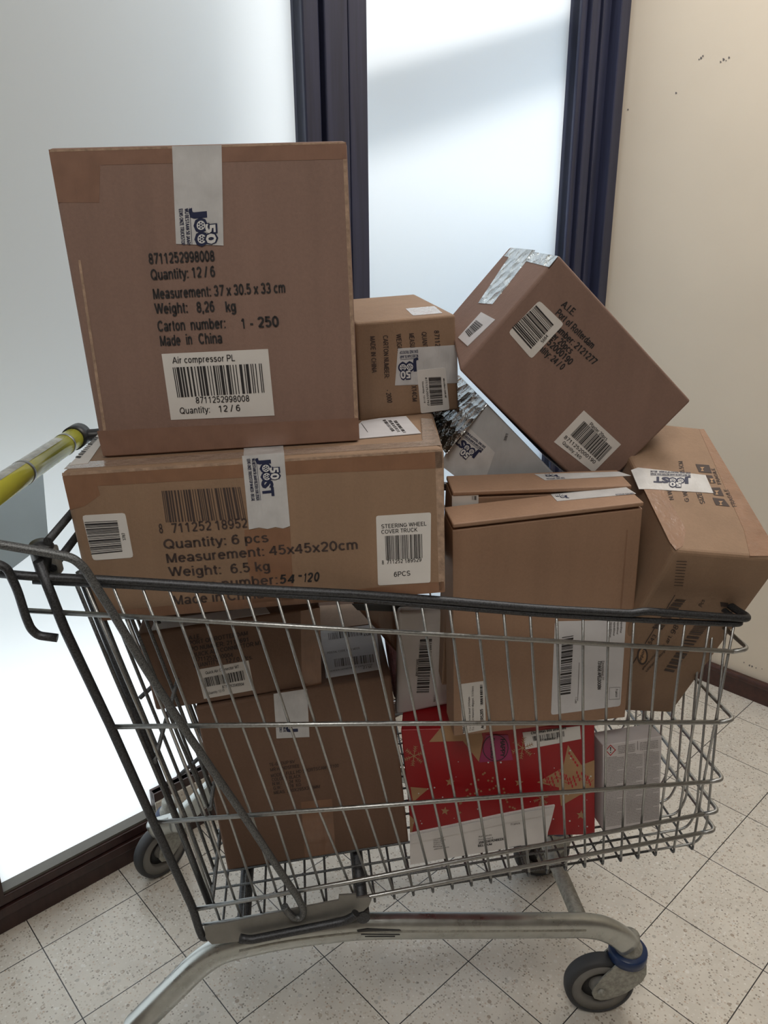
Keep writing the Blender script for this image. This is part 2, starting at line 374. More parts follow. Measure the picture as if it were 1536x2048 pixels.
def stroke_text(txt, half):
    """-> vertices (x 0..1 over the line, y in cap heights), quads"""
    vs_, fs, x = [], [], 0.0
    for ch in txt:
        w, st = FONT.get(ch, FONT[' '])
        runs = []
        for pl in st:           # sharp corners end a run, so that the strokes meet cleanly
            cur = [pl[0]]
            for i in range(1, len(pl)):
                cur.append(pl[i])
                if i < len(pl) - 1:
                    d1 = (pl[i][0] - pl[i - 1][0], pl[i][1] - pl[i - 1][1]); d2 = (pl[i + 1][0] - pl[i][0], pl[i + 1][1] - pl[i][1])
                    c = (d1[0] * d2[0] + d1[1] * d2[1]) / ((math.hypot(*d1) * math.hypot(*d2)) or 1)
                    if c < .6:
                        k = half * .8; l1 = math.hypot(*d1) or 1; l2 = math.hypot(*d2) or 1
                        k = k if c > -.5 else 0
                        cur[-1] = (pl[i][0] + d1[0] / l1 * k, pl[i][1] + d1[1] / l1 * k); runs.append(cur)
                        cur = [(pl[i][0] - d2[0] / l2 * k, pl[i][1] - d2[1] / l2 * k)]
            runs.append(cur)
        for pl in runs:
            L_, R_ = [], []
            for i, p in enumerate(pl):
                a = pl[max(i - 1, 0)]; b = pl[min(i + 1, len(pl) - 1)]
                dx, dy = b[0] - a[0], b[1] - a[1]; l = math.hypot(dx, dy) or 1
                k = 1.0
                if 0 < i < len(pl) - 1:
                    d1 = (p[0] - a[0], p[1] - a[1]); d2 = (b[0] - p[0], b[1] - p[1])
                    c = (d1[0] * d2[0] + d1[1] * d2[1]) / ((math.hypot(*d1) * math.hypot(*d2)) or 1); k = 1 / max(.5, math.sqrt(max(0, (1 + c) / 2)))
                nx, ny = -dy / l * half * k, dx / l * half * k
                L_.append((x + p[0] + nx, p[1] + ny)); R_.append((x + p[0] - nx, p[1] - ny))
            o = len(vs_); n = len(pl); vs_ += L_ + R_
            fs += [(o + i, o + i + 1, o + n + i + 1, o + n + i) for i in range(n - 1)]
        x += w + (.07 if ch != ' ' else 0)
    x0 = min(v[0] for v in vs_); x1 = max(v[0] for v in vs_)
    if len(txt) == 1: x1 = max(x1, x0 + .12)
    return [((v[0] - x0) / (x1 - x0), v[1]) for v in vs_], fs
_G = {}
def glyph(txt, bold):
    k = (txt, bold)
    if k not in _G:
        cu = bpy.data.curves.new('t', 'FONT'); cu.body = txt; cu.size = 1.0; cu.offset = bold; cu.resolution_u = 2; cu.fill_mode = 'FRONT'
        o = bpy.data.objects.new('t', cu); COL.objects.link(o)
        dg = bpy.context.evaluated_depsgraph_get(); dg.update()
        me = o.evaluated_get(dg).to_mesh()
        vs_ = [v.co.copy() for v in me.vertices]; fs = [tuple(p.vertices) for p in me.polygons]
        o.evaluated_get(dg).to_mesh_clear()
        bpy.data.objects.remove(o); bpy.data.curves.remove(cu)
        x0 = min(v.x for v in vs_); x1 = max(v.x for v in vs_)
        _G[k] = ([((v.x - x0) / (x1 - x0), v.y / .72) for v in vs_], fs)
    return _G[k]
class Face:
    """a flat face of a carton: pixel positions are carried on to its plane"""
    def __init__(s, a, b, c, centre):
        s.p = V(a); s.n = (V(b) - V(a)).cross(V(c) - V(a)).normalized()
        if s.n.dot(V(centre) - s.p) > 0: s.n = -s.n
    def at(s, px, lift=0.0): return at(px, s.p + s.n * lift, s.n)
class Print:
    """flat artwork on one face, drawn in photo pixels"""
    def __init__(s, face, lift): s.f = face; s.z = lift; s.mb = MB(); s.mats = []
    def mat(s, m):
        if m not in s.mats: s.mats.append(m)
        s.mb.mi = s.mats.index(m); return s
    def poly(s, pts, dz=0.0): s.mb.face([s.f.at(p, s.z + dz) for p in pts])
    def frame(s, o, u, v, dz=0.0):
        a = s.f.at(o, s.z + dz); return a, s.f.at((o[0] + u[0], o[1] + u[1]), s.z + dz) - a, s.f.at((o[0] + v[0], o[1] + v[1]), s.z + dz) - a
    def quadf(s, fr, pts):
        a, u, v = fr; s.mb.face([a + u * p[0] + v * p[1] for p in pts])
    def text(s, txt, a, b, up, bold=0.0, dz=0.0, fr=None):
        if fr is None: fr = s.frame(a, (b[0] - a[0], b[1] - a[1]), up, dz)
        o, u, v = fr; b_ = bold
        if bold < .03: vs_, fs = stroke_text(txt, .062 + (.030 if bold > 0.009 else .012 if bold > 0 else 0))
        else: vs_, fs = glyph(txt, bold)
        bv = [s.mb.bm.verts.new(o + u * x + v * y) for x, y in vs_]
        for f in fs:
            try: q = s.mb.bm.faces.new([bv[i] for i in f]); q.material_index = s.mb.mi
            except ValueError: pass
    def bars(s, quad, code=None, seed=1, n=60):
        """quad: TL TR BR BL in the reading direction"""
        P = [s.f.at(p, s.z) for p in quad]
        if code:
            Lc = ['0001101', '0011001', '0010011', '0111101', '0100011', '0110001', '0101111', '0111011', '0110111', '0001011']
            par = ['LLLLLL', 'LLGLGG', 'LLGGLG', 'LLGGGL', 'LGLLGG', 'LGGLLG', 'LGGGLL', 'LGLGLG', 'LGLGGL', 'LGGLGL'][int(code[0])]
            bits = '101'
            for i, ch in enumerate(code[1:7]):
                q = Lc[int(ch)]
                bits += q if par[i] == 'L' else ''.join('1' if z == '0' else '0' for z in q)[::-1]
            bits += '01010'
            for ch in code[7:13]: bits += ''.join('1' if z == '0' else '0' for z in Lc[int(ch)])
            bits += '101'
        else:
            rr = random.Random(seed); bits = ''
            while len(bits) < n: bits += '1' * rr.choice((1, 1, 2, 3)) + '0' * rr.choice((1, 1, 2, 2))
        N = len(bits); i = 0
        while i < N:
            if bits[i] == '1':
                j = i
                while j < N and bits[j] == '1': j += 1
                a, b = i / N, j / N
                s.mb.face([P[0].lerp(P[1], a), P[0].lerp(P[1], b), P[3].lerp(P[2], b), P[3].lerp(P[2], a)]); i = j
            else: i += 1
    def disc(s, fr, cx, cy, rx, ry, n=20):
        s.quadf(fr, [(cx + rx * math.cos(6.2832 * k / n), cy + ry * math.sin(6.2832 * k / n)) for k in range(n)])
    def logo(s, o, u, v, word='JOOST', frac=1.0, small=True, lines=("WIJ BESTAAN 50 JAAR! BEZOEK OOK ZEKER", "EENS ONZE TRUCKSTOP IN MEER - BELGIE")):
        """u spans the whole word, v the whole print height"""
        fr = s.frame(o, u, v); s.mat(M['navy'])
        a, U, Vv = fr
        L5 = [('J', 0, .17), ('O', .16, .40), ('O', .37, .61), ('S', .58, .79), ('T', .77, 1.0)][:len(word)]
        if small:
            sc = L5[-1][2] * (1.08 if len(word) == 5 else .92)
            for k, ln in enumerate(lines):
                ln = ln[:max(6, int(len(ln) * min(1, sc)))]
                s.text(ln, 0, 0, 0, .01, fr=(a + Vv * (.16 - .15 * k), U * sc, Vv * .10))
            s.quadf(fr, [(0, .29), (sc, .29), (sc, .305), (0, .305)])
        for ch, x0, x1 in L5:
            s.text(ch, 0, 0, 0, .055, fr=(a + U * x0 + Vv * .40, U * (x1 - x0), Vv * .34))
        up = U.length / Vv.length
        n = s.z
        off = s.f.n * .00012
        for ch, x0, x1 in L5:
            if ch != 'O': continue
            cx = (x0 + x1) / 2; ry = .115; rx = ry / up
            s.mat(M['navy']); s.disc((a + off * .5, U, Vv), cx, .57, rx * 1.5, ry * 1.5)
            s.mat(M['white_art']); s.disc((a + off, U, Vv), cx, .57, rx, ry)
            s.mat(M['navy'])
            for q in range(6):
                s.disc((a + off * 2, U, Vv), cx + rx * .58 * math.cos(q * 1.047), .57 + ry * .58 * math.sin(q * 1.047), rx * .2, ry * .2, 8)
            s.disc((a + off * 2, U, Vv), cx, .57, rx * .25, ry * .25, 8)
        if len(word) >= 2:
            s.mat(M['navy']); s.text("50", 0, 0, 0, .10, fr=(a + off * 3 + U * .255 + Vv * .68, U * .34, Vv * .30))
            s.mat(M['white_art']); s.text("50", 0, 0, 0, .035, fr=(a + off * 4 + U * .27 + Vv * .70, U * .31, Vv * .26))
    def build(s, name, parent, label=None):
        o = s.mb.build(name, s.mats, parent)
        if label: o['label'] = label
        return o
def sticker(face, pts, mat, parent, name='paper_label', lift=.0006, label=None, round_=0):
    """a label or a strip of tape: real sheet with an edge"""
    m = MB()
    if round_ and len(pts) == 4:
        q = []
        for i in range(4):
            p = V((*pts[i], 0)); a = V((*pts[i - 1], 0)); b = V((*pts[(i + 1) % 4], 0))
            for w in (0, .5, 1):
                pa = p + (a - p).normalized() * round_; pb = p + (b - p).normalized() * round_
                z = pa * (1 - w) ** 2 + p * 2 * w * (1 - w) + pb * w * w; q.append((z.x, z.y))
        pts = q
    P = [face.at(p, lift) for p in pts]
    m.prism(P, -face.n * (lift * .9))
    o = m.build(name, mat, parent)
    if label: o['label'] = label
    return o
def carton(name, key_, label, cat, mat, bev=.004, group=None):
    c = [V(p) for p in BX[key_]]
    base = (c[0] + c[1] + c[4] + c[5]) / 4
    root = empty(name, base, label, cat, group)
    m = MB(); m.hexa(c, bev, 3); body = m.build('box_body', mat, root)
    ctr = sum(c, V((0, 0, 0))) / 8
    F = {'F': Face(c[0], c[1], c[3], ctr), 'T': Face(c[3], c[2], c[7], ctr), 'L': Face(c[0], c[3], c[4], ctr),
         'R': Face(c[1], c[2], c[5], ctr), 'D': Face(c[0], c[1], c[4], ctr)}
    return root, c, F

# ------------------------------------------------------------------ the room
def rbox(m, s0, s1, t0, t1, z0, z1, bev=0.0):
    m.box(room(s0, t0, z0), D1 * (s1 - s0), D2 * (t1 - t0), V((0, 0, z1 - z0)), bev)
def rpart(name, mat, *b, parent=None, kind='structure', bev=0.0):
    m = MB()
    for q in b: rbox(m, *q, bev)
    o = m.build(name, mat, parent, loc=room(b[0][0], b[0][2], b[0][4]) if parent is None else None)
    if parent is None and kind: o['kind'] = kind
    return o
# floor: its own axes are the tile joints
me = bpy.data.meshes.new('floor'); bmf = bmesh.new()
ft = Matrix.Translation((0.11952 * .2, 6.29484 * .2, 0)) @ Matrix.Rotation(5.45594, 4, 'Z')
inv = ft.inverted()
tp = [inv @ room(S0 - .2, -.12), inv @ room(CORNER + .2, -.12), inv @ room(CORNER + .2, T1R + .2), inv @ room(S0 - .2, T1R + .2)]
top = [bmf.verts.new((p.x, p.y, 0)) for p in tp]; bot = [bmf.verts.new((p.x, p.y, -.08)) for p in tp]
bmf.faces.new(top); bmf.faces.new(bot[::-1])
for i in range(4): bmf.faces.new((top[i], bot[i], bot[(i + 1) % 4], top[(i + 1) % 4]))
bmesh.ops.recalc_face_normals(bmf, faces=bmf.faces)
bmf.to_mesh(me); bmf.free(); me.materials.append(M['floor'])
fo = bpy.data.objects.new('floor', me); COL.objects.link(fo); fo.matrix_world = ft; fo['kind'] = 'structure'
rpart('ceiling', M['ceiling'], (S0 - .2, CORNER + .2, -.12, T1R + .2, CEIL, CEIL + .1))
rw = rpart('wall_right', M['wall'], (CORNER, CORNER + .15, -.12, T1R + .2, 0, CEIL))
rpart('wall_back', M['wall_dark'], (S0 - .2, CORNER, T1R, T1R + .15, 0, CEIL))
rpart('wall_left', M['wall_dark'], (S0 - .15, S0, -.12, T1R, 0, CEIL))
rpart('wall_front', M['wall'], (S0, CORNER, -.12, -.02, 2.45, CEIL))
# plaster flaws on the right wall
RWF = Face(room(CORNER, 0), room(CORNER, 1), room(CORNER, 0, 1), room(CORNER + 1, 0))
pr = Print(RWF, .0008); pr.mat(M['ink_faint'])
for (x, y, r) in ((1402, 116, 2.0), (1406, 112, 1.6), (1398, 119, 1.2), (1441, 124, 1.6), (1447, 119, 2.2), (1458, 115, 1.8), (1452, 121, 1.1), (1352, 186, 1.8),
                  (1499, 1331, 1.6), (1504, 1333, 1.6), (1512, 1336, 1.1), (1488, 1325, 1.0), (1524, 1338, .9), (1256, 219, 1.4)):
    pr.poly([(x + r * math.cos(a) * (1 + .4 * math.sin(3 * a + x)), y + r * 1.3 * math.sin(a)) for a in [k * .785 for k in range(8)]])
pr.build('paint_chips', rw)
# skirting
sk = MB(); rbox(sk, CORNER - .016, CORNER, .05, T1R, 0, .052, .002); rbox(sk, CORNER - .022, CORNER, .05, T1R, .052, .072, .006)
o = sk.build('baseboard_right', M['skirting'], None, loc=room(CORNER - .02, .05)); o['kind'] = 'structure'
# glazed front: left unit, post, right unit, jamb
HEAD = 2.45
def post(name, s0, s1, steps):
    """steps: (s0,s1,t front) strips of the profile"""
    root = rpart(name, M['wood_haze'], (s0, s1, -.06, -.005, 0, HEAD))
    for a, b, t in steps:
        m = MB(); rbox(m, a, b, -.03, t, 0, HEAD, .003)
        m.build('profile', M['wood_haze'], root)
    return root
post('trim_1', .667, .838, ((.667, .709, .004), (.716, .779, .012), (.785, .838, .006)))
post('trim_2', 1.628, CORNER, ((1.628, 1.655, .004), (1.660, 1.70, .016), (1.706, 1.745, .022), (1.752, CORNER, .050)))
def rail(name, s0, s1, z1, steps, mat, low=None):
    root = rpart(name, mat, (s0, s1, -.06, -.012, 0, z1))
    for z0, zz, t, mm in steps:
        m = MB(); rbox(m, s0, s1, -.03, t, z0, zz, .002)
        m.build('profile', M[mm], root)
    return root
rail('trim_3', S0, .172, .088, ((0, .040, -.002, 'wood'), (.043, .064, .006, 'wood'), (.067, .088, 0, 'wood')), M['wood'])
rail('trim_4', .172, .667, .14, ((0, .028, .0, 'wood'), (.031, .056, .004, 'wood'), (.058, .118, -.008, 'sill'), (.119, .14, -.014, 'bead')), M['wood'])
rail('trim_5', .838, 1.628, .14, ((0, .028, .0, 'wood'), (.031, .056, .004, 'wood'), (.058, .118, -.008, 'sill'), (.119, .14, -.014, 'bead')), M['wood'])
rail('trim_6', S0, CORNER, .06, (), M['wood']).location.z = HEAD - .06
rpart('trim_7', M['wood'], (-.225, -.165, -.05, .002, .088, HEAD))
bd = rpart('trim_8', M['bead'], (-.165, .172, -.034, -.006, .088, .094))
def pane(name, s0, s1, z0, z1):
    m = MB(); m.face([room(s0, -.035, z0), room(s1, -.035, z0), room(s1, -.035, z1), room(s0, -.035, z1)])
    o = m.build(name, M['glass'], None, loc=room(s0, -.035, z0)); o['kind'] = 'structure'; return o
w1 = pane('window_1', -.165, .667, .088, HEAD - .06)
w2 = pane('window_2', .838, 1.628, .14, HEAD - .06)
w3 = pane('window_3', S0, -.225, .088, HEAD - .06)
# bluish shade seen through the glass, added as a patch on the pane
GF = Face(room(0, -.035), room(1, -.035), room(0, -.035, 1), room(0, -1))
m = MB(); P = [GF.at(p, .002) for p in ((-60, 965), (85, 935), (97, 1082), (18, 1142), (-60, 1182))]
m.prism(P, -GF.n * .001); o = m.build('pane_shade_patch', M['shade_blue'], None, loc=P[3])
tag(o, 'pale blue-grey patch painting the shade seen through the frosted glass behind the cart handle', 'shade patch')
# outside: ground, plus unseen blockers added to cast soft shade on the frosted glass
tag(rpart('terrace_ground', M['outdoor'], (S0 - 3, CORNER + 4, -6, -.13, -.1, -.04)), kind='structure')
m = MB(); a_, b_ = GF.at((735, 190)), GF.at((1165, 60)); out = -D2
m.box(a_ + out * .10 - D1 * .05 + V((0, 0, .03)), (b_ - a_) * 1.25, out * .12, V((0, 0, .08)))
o = m.build('shade_slab', M['outdoor_dark'], None, loc=a_); o['kind'] = 'structure'  # unseen slab added for a soft dark band across the pane
rpart('shade_wall', M['outdoor'], (-2.6, .50, -.52, -.40, .95, 4.2)); rpart('low_shade_wall', M['outdoor_blue'], (.6, 3.6, -.95, -.85, -.04, 1.98))  # unseen walls added to hold sun and sky off parts of the panes
# added luminaires, out of view, that fill the room and the carton fronts
for s_, t_ in ((-.75, 1.7), (1.15, .9)):
    r = empty('fill_light', room(s_, t_, CEIL - .08), 'added white rectangular fill light with lit diffuser, %s' % ('nearer the viewer' if s_ < 1 else 'nearer the beige wall'), 'fill light')
    rpart('housing', M['white_card'], (s_ - .58, s_ + .58, t_ - .27, t_ + .27, CEIL - .07, CEIL), parent=r)
    rpart('diffuser', M['diffuser'], (s_ - .55, s_ + .55, t_ - .24, t_ + .24, CEIL - .078, CEIL - .07), parent=r)
# carton corners in metres: near-bottom-left, near-bottom-right, near-top-right, near-top-left, then the far four
BX = {
    'steering': ((-0.3678, 0.8600, 0.8723), (0.0755, 0.8532, 0.9140), (0.0708, 0.8624, 1.0963), (-0.3877, 0.8702, 1.0673), (-0.3889, 1.3094, 0.8498), (0.0845, 1.3026, 0.8915), (0.0798, 1.3118, 1.0738), (-0.4337, 1.3195, 1.0448)),
    'compressor': ((-0.3591, 0.9381, 1.0656), (-0.0297, 0.9326, 1.0864), (-0.0381, 0.9224, 1.4298), (-0.3719, 0.9275, 1.4249), (-0.4026, 1.2429, 1.0747), (-0.0733, 1.2374, 1.0955), (-0.0816, 1.2272, 1.4389), (-0.4154, 1.2323, 1.4340)),
    'cloth': ((-0.0347, 1.1046, 1.0747), (0.1151, 1.1385, 1.0849), (0.1050, 1.1245, 1.2271), (-0.0390, 1.0918, 1.2189), (-0.0846, 1.3200, 1.0924), (0.0653, 1.3538, 1.1026), (0.0552, 1.3398, 1.2447), (-0.0889, 1.3072, 1.2366)),
    'connector': ((-0.3378, 0.9585, 0.6759), (-0.0963, 0.9968, 0.6933), (-0.0942, 0.9979, 0.8249), (-0.3518, 0.9570, 0.8022), (-0.3847, 1.2548, 0.6741), (-0.1432, 1.2932, 0.6916), (-0.1411, 1.2943, 0.8232), (-0.3987, 1.2534, 0.8005)),
    'handsfree': ((-0.2558, 0.9635, 0.3722), (0.0375, 0.9968, 0.3932), (0.0090, 0.9997, 0.7072), (-0.2822, 0.9663, 0.6754), (-0.2982, 1.3410, 0.3649), (-0.0049, 1.3744, 0.3859), (-0.0335, 1.3772, 0.6999), (-0.3246, 1.3439, 0.6681)),
    'mailer_rear': ((0.0879, 1.0229, 0.6766), (0.3432, 1.0423, 0.6752), (0.3440, 1.0047, 1.0050), (0.0938, 0.9861, 1.0031), (0.0837, 1.0784, 0.6829), (0.3390, 1.0978, 0.6815), (0.3398, 1.0602, 1.0113), (0.0896, 1.0416, 1.0094)),
    'mailer_front': ((0.1013, 0.9490, 0.6350), (0.3624, 0.9792, 0.6453), (0.3440, 0.9516, 0.9984), (0.0888, 0.9227, 0.9796), (0.0947, 1.0046, 0.6390), (0.3558, 1.0349, 0.6493), (0.3374, 1.0073, 1.0024), (0.0822, 0.9784, 0.9836)),
    'plaster': ((0.3152, 1.0789, 0.9614), (0.4492, 1.0941, 1.1049), (0.2306, 1.0421, 1.3080), (0.1025, 1.0282, 1.1618), (0.2811, 1.2686, 0.9731), (0.4151, 1.2838, 1.1167), (0.1964, 1.2318, 1.3198), (0.1030, 1.2217, 1.2131)),
    'silver': ((0.2259, 1.0777, 0.9011), (0.2890, 1.0811, 0.9644), (0.1467, 1.0561, 1.1098), (0.0856, 1.0531, 1.0428), (0.2030, 1.2774, 0.9131), (0.2661, 1.2808, 0.9764), (0.1238, 1.2558, 1.1218), (0.0627, 1.2528, 1.0548)),
    'christmas': ((0.0419, 1.0064, 0.3985), (0.3365, 0.9815, 0.4230), (0.3174, 0.9796, 0.6330), (0.0243, 1.0044, 0.6080), (0.0585, 1.2057, 0.4018), (0.3531, 1.1808, 0.4263), (0.3340, 1.1789, 0.6362), (0.0409, 1.2037, 0.6112)),
    'medicine': ((0.3464, 0.9703, 0.4399), (0.4397, 0.9861, 0.4429), (0.4305, 0.9986, 0.5980), (0.3345, 0.9822, 0.5932), (0.3400, 1.0086, 0.4365), (0.4333, 1.0244, 0.4395), (0.4241, 1.0369, 0.5945), (0.3281, 1.0205, 0.5897)),
    'fragile': ((0.3132, 1.0376, 0.6207), (0.4663, 1.0556, 0.6000), (0.5267, 0.9189, 0.9274), (0.3736, 0.9010, 0.9482), (0.2970, 1.3085, 0.7367), (0.4501, 1.3265, 0.7159), (0.5105, 1.1899, 1.0434), (0.3574, 1.1719, 1.0641)),
}
# ------------------------------------------------------------------ the shopping cart
YAW, TILT = 0.113, -0.085
def rotz(v, a): return V((v.x * math.cos(a) - v.y * math.sin(a), v.x * math.sin(a) + v.y * math.cos(a), v.z))
BP = V((-0.255, 0.964, 0.368))
EX = rotz(V((math.cos(TILT), 0, -math.sin(TILT))), YAW)
EY = rotz(V((0, 1, 0)), YAW)
EZ = EX.cross(EY)
def bk(x, y, z): return BP + EX * x + EY * y + EZ * z          # basket frame
def loc(p): d = V(p) - BP; return (d.dot(EX), d.dot(EY), d.dot(EZ))
WX, WY = rotz(V((1, 0, 0)), YAW), EY
GP = V((BP.x, BP.y, 0))
def gr(x, y, z): return GP + WX * x + WY * y + V((0, 0, z))     # wheel frame, z from the floor
MID = .129
def near(px, off=0.0):     # a point of the near side grid, basket coordinates
    n = EY + EZ * .07
    return loc(at(px, BP + EY * (-.108 + off), n))
def mir(p): return (p[0], 2 * MID - p[1], p[2])
def B(ps): return [bk(*p) for p in ps]
cart = empty('shopping_cart', gr(.2, MID, 0), 'grey wire supermarket shopping cart piled high with cardboard boxes', 'shopping cart')
RIM1 = [near(p) for p in ((2, 1147), (66, 1153), (200, 1159), (300, 1165), (460, 1175), (700, 1187), (900, 1202), (1076, 1217), (1262, 1227), (1290, 1222), (1380, 1229), (1498, 1239))]
RIM2 = [near(p) for p in ((66, 1162), (300, 1174), (700, 1198), (1076, 1228), (1300, 1241), (1484, 1250))]
ROWS = [[near(p) for p in q] for q in (((57, 1218), (700, 1256), (1490, 1296)), ((215, 1450), (700, 1444), (1462, 1437)), ((305, 1641), (800, 1604), (1441, 1556)),
                                       ((385, 1815), (700, 1759), (1431, 1620)), ((410, 1846), (700, 1796), (1425, 1658)))]
def loop(path, r, mat, name, fr=.045):
    near_, far = path, [mir(p) for p in path][::-1]
    pts = fillet(B(near_ + far), fr, 8)
    m = MB(); m.tube(pts, r, 10); return m.build(name, mat, cart)
def bow(path, k):
    e = path[-1]; return path[:-1] + [(e[0] + .004, e[1], e[2]), (e[0] + k, e[1] + .035, e[2])]
R1b, R2b = bow(RIM1, -.002), bow(RIM2, 0)
m = MB(); m.tube(fillet(B(R1b + [mir(p) for p in R1b][::-1]), .03, 8), .0052, 12)
m.tube(fillet(B(R2b + [mir(p) for p in R2b][::-1]), .03, 8), .0038, 10)
m.build('basket_rim', M['steel_dark'], cart)['label'] = 'dark worn double top rim'
# verticals of the side grid: rim, second row, third row, foot (photo pixels)
WR = [(170, 290, 367, None), (225, 338, 412, None), (284, 387, 457, None), (337, 435, 502, None), (390, 483, 547, None), (442, 530, 592, None), (493, 578, 636, 712),
      (553, 630, 683, 751), (614, 683, 730, 790), (673, 734, 775, 828), (730, 783, 821, 867), (786, 833, 867, 906), (843, 882, 910, 944), (899, 929, 955, 983),
      (953, 979, 999, 1021), (1007, 1027, 1042, 1059), (1060, 1073, 1084, 1096), (1113, 1120, 1126, 1133), (1166, 1166, 1168, 1171), (1217, 1212, 1210, 1207),
      (1268, 1257, 1249, 1243), (1320, 1302, 1290, 1278), (1370, 1345, 1330, 1313), (1419, 1389, 1369, 1349), (1468, 1432, 1408, 1387)]
def yat(path, x):
    for a, b in zip(path[:-1], path[1:]):
        if a[0] <= x <= b[0]: return a[1] + (b[1] - a[1]) * (x - a[0]) / (b[0] - a[0])
    return path[-1][1] if x > path[-1][0] else path[0][1]
pr_rim = [(66, 1162), (300, 1174), (700, 1198), (1076, 1228), (1300, 1241), (1484, 1250)]
pr2 = [(215, 1450), (700, 1444), (1462, 1437)]; pr3 = [(305, 1641), (800, 1604), (1441, 1556)]
pr5 = [(385, 1850), (410, 1846), (700, 1796), (1425, 1658)]
UPR = []; FEET = []
for a, b, c, d in WR:
    q = [near((a, yat(pr_rim, a))), near((b, yat(pr2, b))), near((c, yat(pr3, c)))]
    if d is None:
        dx = (c - b) * .95; d = c + dx; e = near((d, yat(pr5, d)))
        foot = (e[0], e[1], 0.0)
    else:
        e = near((d, {712: 1800}.get(d, yat([(751, 1811), (906, 1783), (1021, 1763), (1133, 1742), (1243, 1721), (1387, 1694)], d))))
        foot = (e[0], -.108, 0.0)
    FEET.append(foot); UPR.append(q)
for far in (0, 1):
    s = mir if far else (lambda p: p)
    m = MB()
    for row in ROWS: m.tube(B([s((p[0], p[1] - .004, p[2])) for p in row[:-1]] + [s((row[-1][0] - .02, row[-1][1] - .004, row[-1][2]))]), .0032, 10)
    o = m.build('side_panel_rails', M['chrome'], cart)
    m = MB()
    for q, f in zip(UPR, FEET): m.tube(fillet(B([s(p) for p in q] + [s((f[0], f[1] + .001, .012))]), .01, 2), .0019, 8)
    m.build('side_panel_wires', [M['chrome'], M['chrome_worn']], cart)
# corner and front runs of the five rows
for i, row in enumerate(ROWS):
    e = row[-1]
    a = (e[0] - .021, e[1] - .004, e[2]); c = (e[0] + .003, e[1] - .004, e[2]); mid = (e[0] + .012, MID, e[2])
    m = MB(); m.tube(fillet(B([a, c, mir(c), mir(a)]), .03, 8), .0032, 10)
    m.build('front_rail', M['chrome'], cart)
# front wires curve into the lengthwise floor wires
fx = lambda z: ROWS[4][-1][0] + .004 + (RIM2[-1][0] - ROWS[4][-1][0]) * max(0, z - .04) / (RIM2[-1][2] - .04)
ZR = RIM2[-1][2]
m = MB(); mf = MB()
ys = [-.098] + [-.066 + .0325 * k for k in range(13)] + [.356]
for k, y in enumerate(ys):
    zz = ZR - .002
    m.tube(fillet(B([(fx(zz) - .003, y, zz), (fx(.04) - .006, y, .035), (fx(.04) - .02, y, .0045), (fx(.04) - .10, y, .0045)]), .03, 6), .0019 if k != 7 else .0045, 8)
    mf.tube(B([(fx(.04) - .10, y, .0045), (-.03, y, .0045)]), .0019, 8)
for f in FEET:
    mf.tube(fillet(B([(f[0], f[1] + .001, .012), (f[0], f[1] + .002, 0), (f[0], 2 * MID - f[1] - .002, 0), (f[0], 2 * MID - f[1] - .001, .012)]), .009, 4), .0019, 8)
m.build('front_panel', M['chrome'], cart); mf.build('floor_grid', M['chrome_worn'], cart)
# rear frame tube, hinged rear flap and the folded child seat behind it
REAR = [near(p, -.004) for p in ((76, 1122), (130, 1260), (220, 1450), (305, 1640), (385, 1815), (398, 1858), (405, 1874), (416, 1874))]
for far in (0, 1):
    s = mir if far else (lambda p: p)
    m = MB(); m.tube(fillet(B([s(p) for p in REAR]), .012, 4), .0058, 12); m.build('rear_frame_tube', M['steel_dark'], cart)
def rx(z):
    pts = REAR[:5]
    for a, b in zip(pts[:-1], pts[1:]):
        if b[2] <= z <= a[2]: return b[0] + (a[0] - b[0]) * (z - b[2]) / (a[2] - b[2])
    return pts[0][0] if z > pts[0][2] else pts[-1][0]
def grid(name, dx, ys, z0, z1, zs, r, bar):
    m = MB()
    hw = lambda z: .01 * (z / .6)
    for y in ys: m.tube(fillet(B([(rx(z0) + dx, y, z0)] + [(rx(z) + dx, y + (y - MID) * .14 * z / .6, z) for z in (.15, .3, .45) if z0 < z < z1] + [(rx(z1) + dx, y + (y - MID) * .14 * z1 / .6, z1)]), .01, 2), r, 8)
    for z in zs: m.tube(B([(rx(z) + dx + .004, ys[0] + (ys[0] - MID) * .14 * z / .6, z), (rx(z) + dx + .004, ys[-1] + (ys[-1] - MID) * .14 * z / .6, z)]), bar, 8)
    return m.build(name, M['chrome_worn'], cart)
grid('rear_flap', .016, [-.085 + .0356 * k for k in range(13)], .02, .585, (.03, .30, .58), .0026, .0032)
grid('child_seat_back', .05, [-.05 + .045 * k for k in range(9)], .17, .56, (.175, .36, .555), .0026, .003)
for s in ((lambda p: p), mir):
    m = MB(); m.tube(fillet(B([s(q) for q in [(rx(.58) + .016, -.092, .585), (rx(.3) + .016, -.090, .30), (rx(.05) + .016, -.086, .03)]]), .01, 2), .0048, 10)
    m.build('rear_flap_frame', M['steel_dark'], cart)
m = MB(); m.box(bk(rx(.46) + .055, .06, .40), EX * .006, EY * .17, EZ * .12 - EX * .012, .002); m.build('seat_flap', M['blue_dark'], cart)['label'] = 'dark blue plastic child seat flap'
for (y, z) in ((.02, .33), (.10, .34), (.05, .16)):
    m = MB(); m.tube(fillet(B([(rx(z) - .012, y, z), (rx(z) + .06, y, z + .055), (rx(z) + .075, y, z + .04)]), .01, 3), .0035, 8); m.build('seat_hook', M['steel_dark'], cart)
